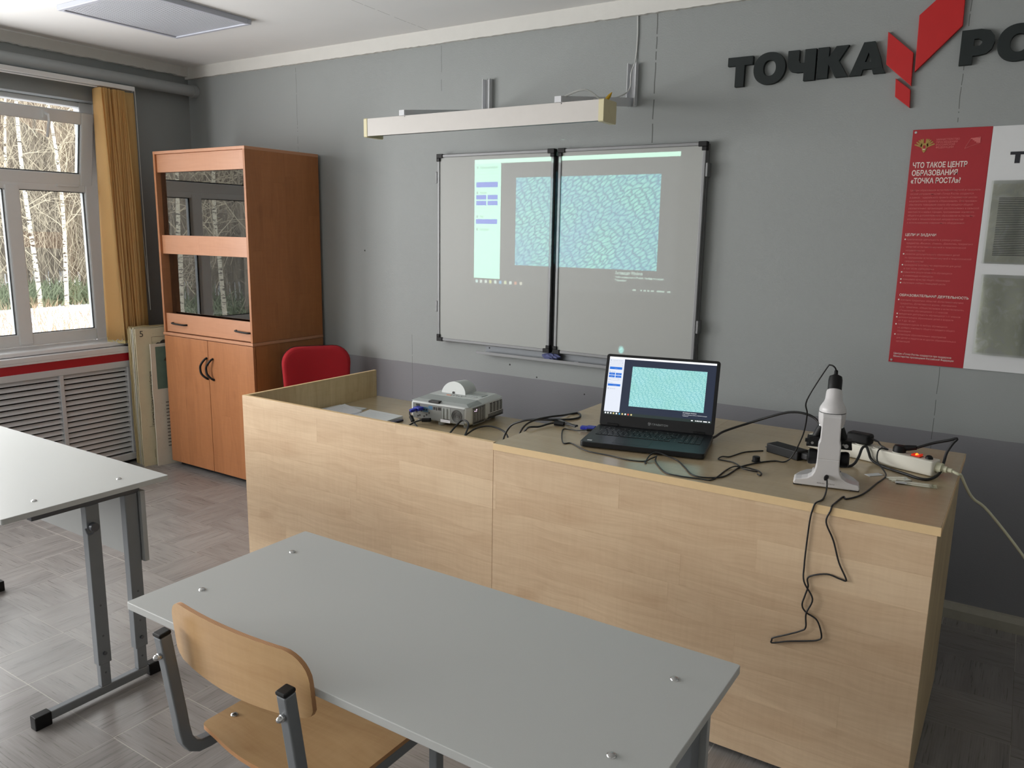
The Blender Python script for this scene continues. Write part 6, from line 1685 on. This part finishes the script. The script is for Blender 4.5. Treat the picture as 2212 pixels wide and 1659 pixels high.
# thin lead: charger -> desk front -> loose loops -> back of the microscope
Yh = DF - 0.0065
P = [tuple(cm_), (4.583, -0.845, 0.874), (4.603, -0.862, 0.8695), (4.606, -0.869, 0.8690), (4.590, -0.880, 0.872), (4.583, -0.895, 0.862), (4.590, -0.925, 0.838)] + onz([(4.625, -0.995), (4.616, -1.1), (4.599, -1.234), (4.571, -1.302), (4.560, -1.287), (4.553, -1.35)], Zc)
P += [(4.551, DF - 0.001, Zc + 0.001), (4.549, Yh, 0.811), (4.541, Yh, 0.777), (4.563, Yh, 0.731), (4.582, Yh, 0.674), (4.604, Yh, 0.631), (4.590, Yh, 0.629), (4.554, Yh, 0.634), (4.510, Yh, 0.614), (4.511, Yh, 0.587), (4.505, Yh, 0.559), (4.500, Yh, 0.53), (4.512, Yh, 0.512), (4.542, Yh, 0.497), (4.557, Yh, 0.456), (4.548, Yh, 0.441), (4.518, Yh, 0.429), (4.470, Yh, 0.413), (4.430, Yh, 0.396), (4.428, Yh, 0.404), (4.432, Yh, 0.412), (4.470, Yh - 0.003, 0.435), (4.502, Yh - 0.003, 0.455), (4.515, Yh - 0.003, 0.470), (4.513, Yh - 0.004, 0.51), (4.526, Yh - 0.005, 0.557), (4.500, Yh - 0.004, 0.60), (4.496, Yh, 0.645), (4.497, Yh, 0.705), (4.500, Yh, 0.775), (4.505, Yh, 0.808), (4.510, DF - 0.002, Zc + 0.001), (4.518, -1.34, Zc), (4.512, -1.27, Zc + 0.006), (4.506, -1.246, ZT_ + 0.030)]
def hang_plug(t): MB().lathe([(0.0055, 0), (0.0062, 0.006), (0.005, 0.016), (0.003, 0.022)], (0, 0, 0), 14, 0, Matrix.Translation((4.5035, -1.2365, ZT_ + 0.036)) @ Matrix.Rotation(radians(100), 4, 'X')).build('round_plug', M['black_plastic'], t, smooth=40)
cable('hanging_lead', 'thin black lead hanging in loose loops over the desk front', P, 0.0023, extra=hang_plug)

# ---------------------------------------------------------------- glass slides and small packets
def flat_item(name, label, cat, x, y, w, d, h, a, m, z=ZT_, group=None):
    mb = MB().box(-w / 2, -d / 2, 0.0003, w / 2, d / 2, h, 0, Matrix.Rotation(a, 4, 'Z'))
    o = mb.build(name, m); o.location = (x, y, z); return tag(o, label, cat, group)
flat_item('glass_slide', 'small glass slide with white label in front of the power strip', 'slide', 4.594, -1.010, 0.050, 0.022, 0.0015, radians(50), M['paper_grey'])
flat_item('plastic_packet', 'clear plastic packet lying against the power strip', 'packet', 4.662, -1.015, 0.060, 0.040, 0.003, radians(35), M['plastic_clear'])
t = thing('slide_tray', 'long clear slide tray with white end near the desk corner', 'tray', (4.705, -1.048, ZT_), radians(8))
MB().box(-0.045, -0.012, 0.0003, 0.060, 0.024, 0.003).build('tray', M['plastic_clear'], t, local=True)
MB().box(-0.048, -0.013, 0.0032, -0.018, 0.004, 0.0045).build('paper_tab', M['paper_grey'], t, local=True)

# ---------------------------------------------------------------- papers on the low desk
WT = 0.687
M['pencil_grey'] = mat('pencil_grey', lin(176, 180, 186), 0.7)
def sheet(name, label, pts, z, h, m, cat='paper', lines=0, group=None):
    cx = sum(p[0] for p in pts) / 4; cy = sum(p[1] for p in pts) / 4
    t = thing(name, label, cat, (cx, cy, z), 0, group)
    MB().prism(pts, z + 0.0002, z + h, 'z').build('sheet', m, t)
    if lines:
        mb = MB(); A, B, C_, D_ = [Vector((*p, z + h + 0.0003)) for p in pts]
        rg = random.Random(len(label))
        for i in range(lines):
            v0 = 0.18 + 0.66 * i / lines; u0 = 0.15; u1 = rg.uniform(0.45, 0.85)
            f = lambda uu, vv_: (A * (1 - uu) + B * uu) * (1 - vv_) + (D_ * (1 - uu) + C_ * uu) * vv_
            mb.quad(f(u0, v0), f(u1, v0), f(u1, v0 + 0.007), f(u0, v0 + 0.007))
        mb.build('printed_lines', M['pencil_grey'], t, fix=False)
    return t
sheet('plastic_sleeve', 'crumpled clear sleeve with papers against the raised side board', [(2.21, -1.05), (2.40, -1.02), (2.37, -0.83), (2.215, -0.85)], WT, 0.004, M['paper_grey'], 'sleeve')
sheet('document_stack', 'stack of printed documents nearest the projector', [(2.46, -1.03), (2.645, -1.04), (2.632, -0.876), (2.425, -0.868)], WT, 0.012, M['paper_grey'], 'documents', 9)
sheet('paper_sheet', 'white blank sheet half hidden below the documents', [(2.36, -1.08), (2.53, -1.06), (2.45, -0.93), (2.36, -0.92)], WT + 0.0042, 0.002, M['paper'])
sheet('letter_paper', 'bluish white sheet lying on top of the papers', [(2.262, -1.03), (2.425, -1.02), (2.418, -0.912), (2.252, -0.855)], WT + 0.0068, 0.006, M['paper'], 'paper', 8)
mb = MB().prism(rrect(2.648, -1.06, 2.672, -0.915, 0.005, 4), WT + 0.0003, WT + 0.009, 'z')
tag(mb.build('pencil_case', mat('navy_plastic', lin(40, 38, 60), 0.4), bev=0.002), 'slim dark case lying beside the document stack', 'case')
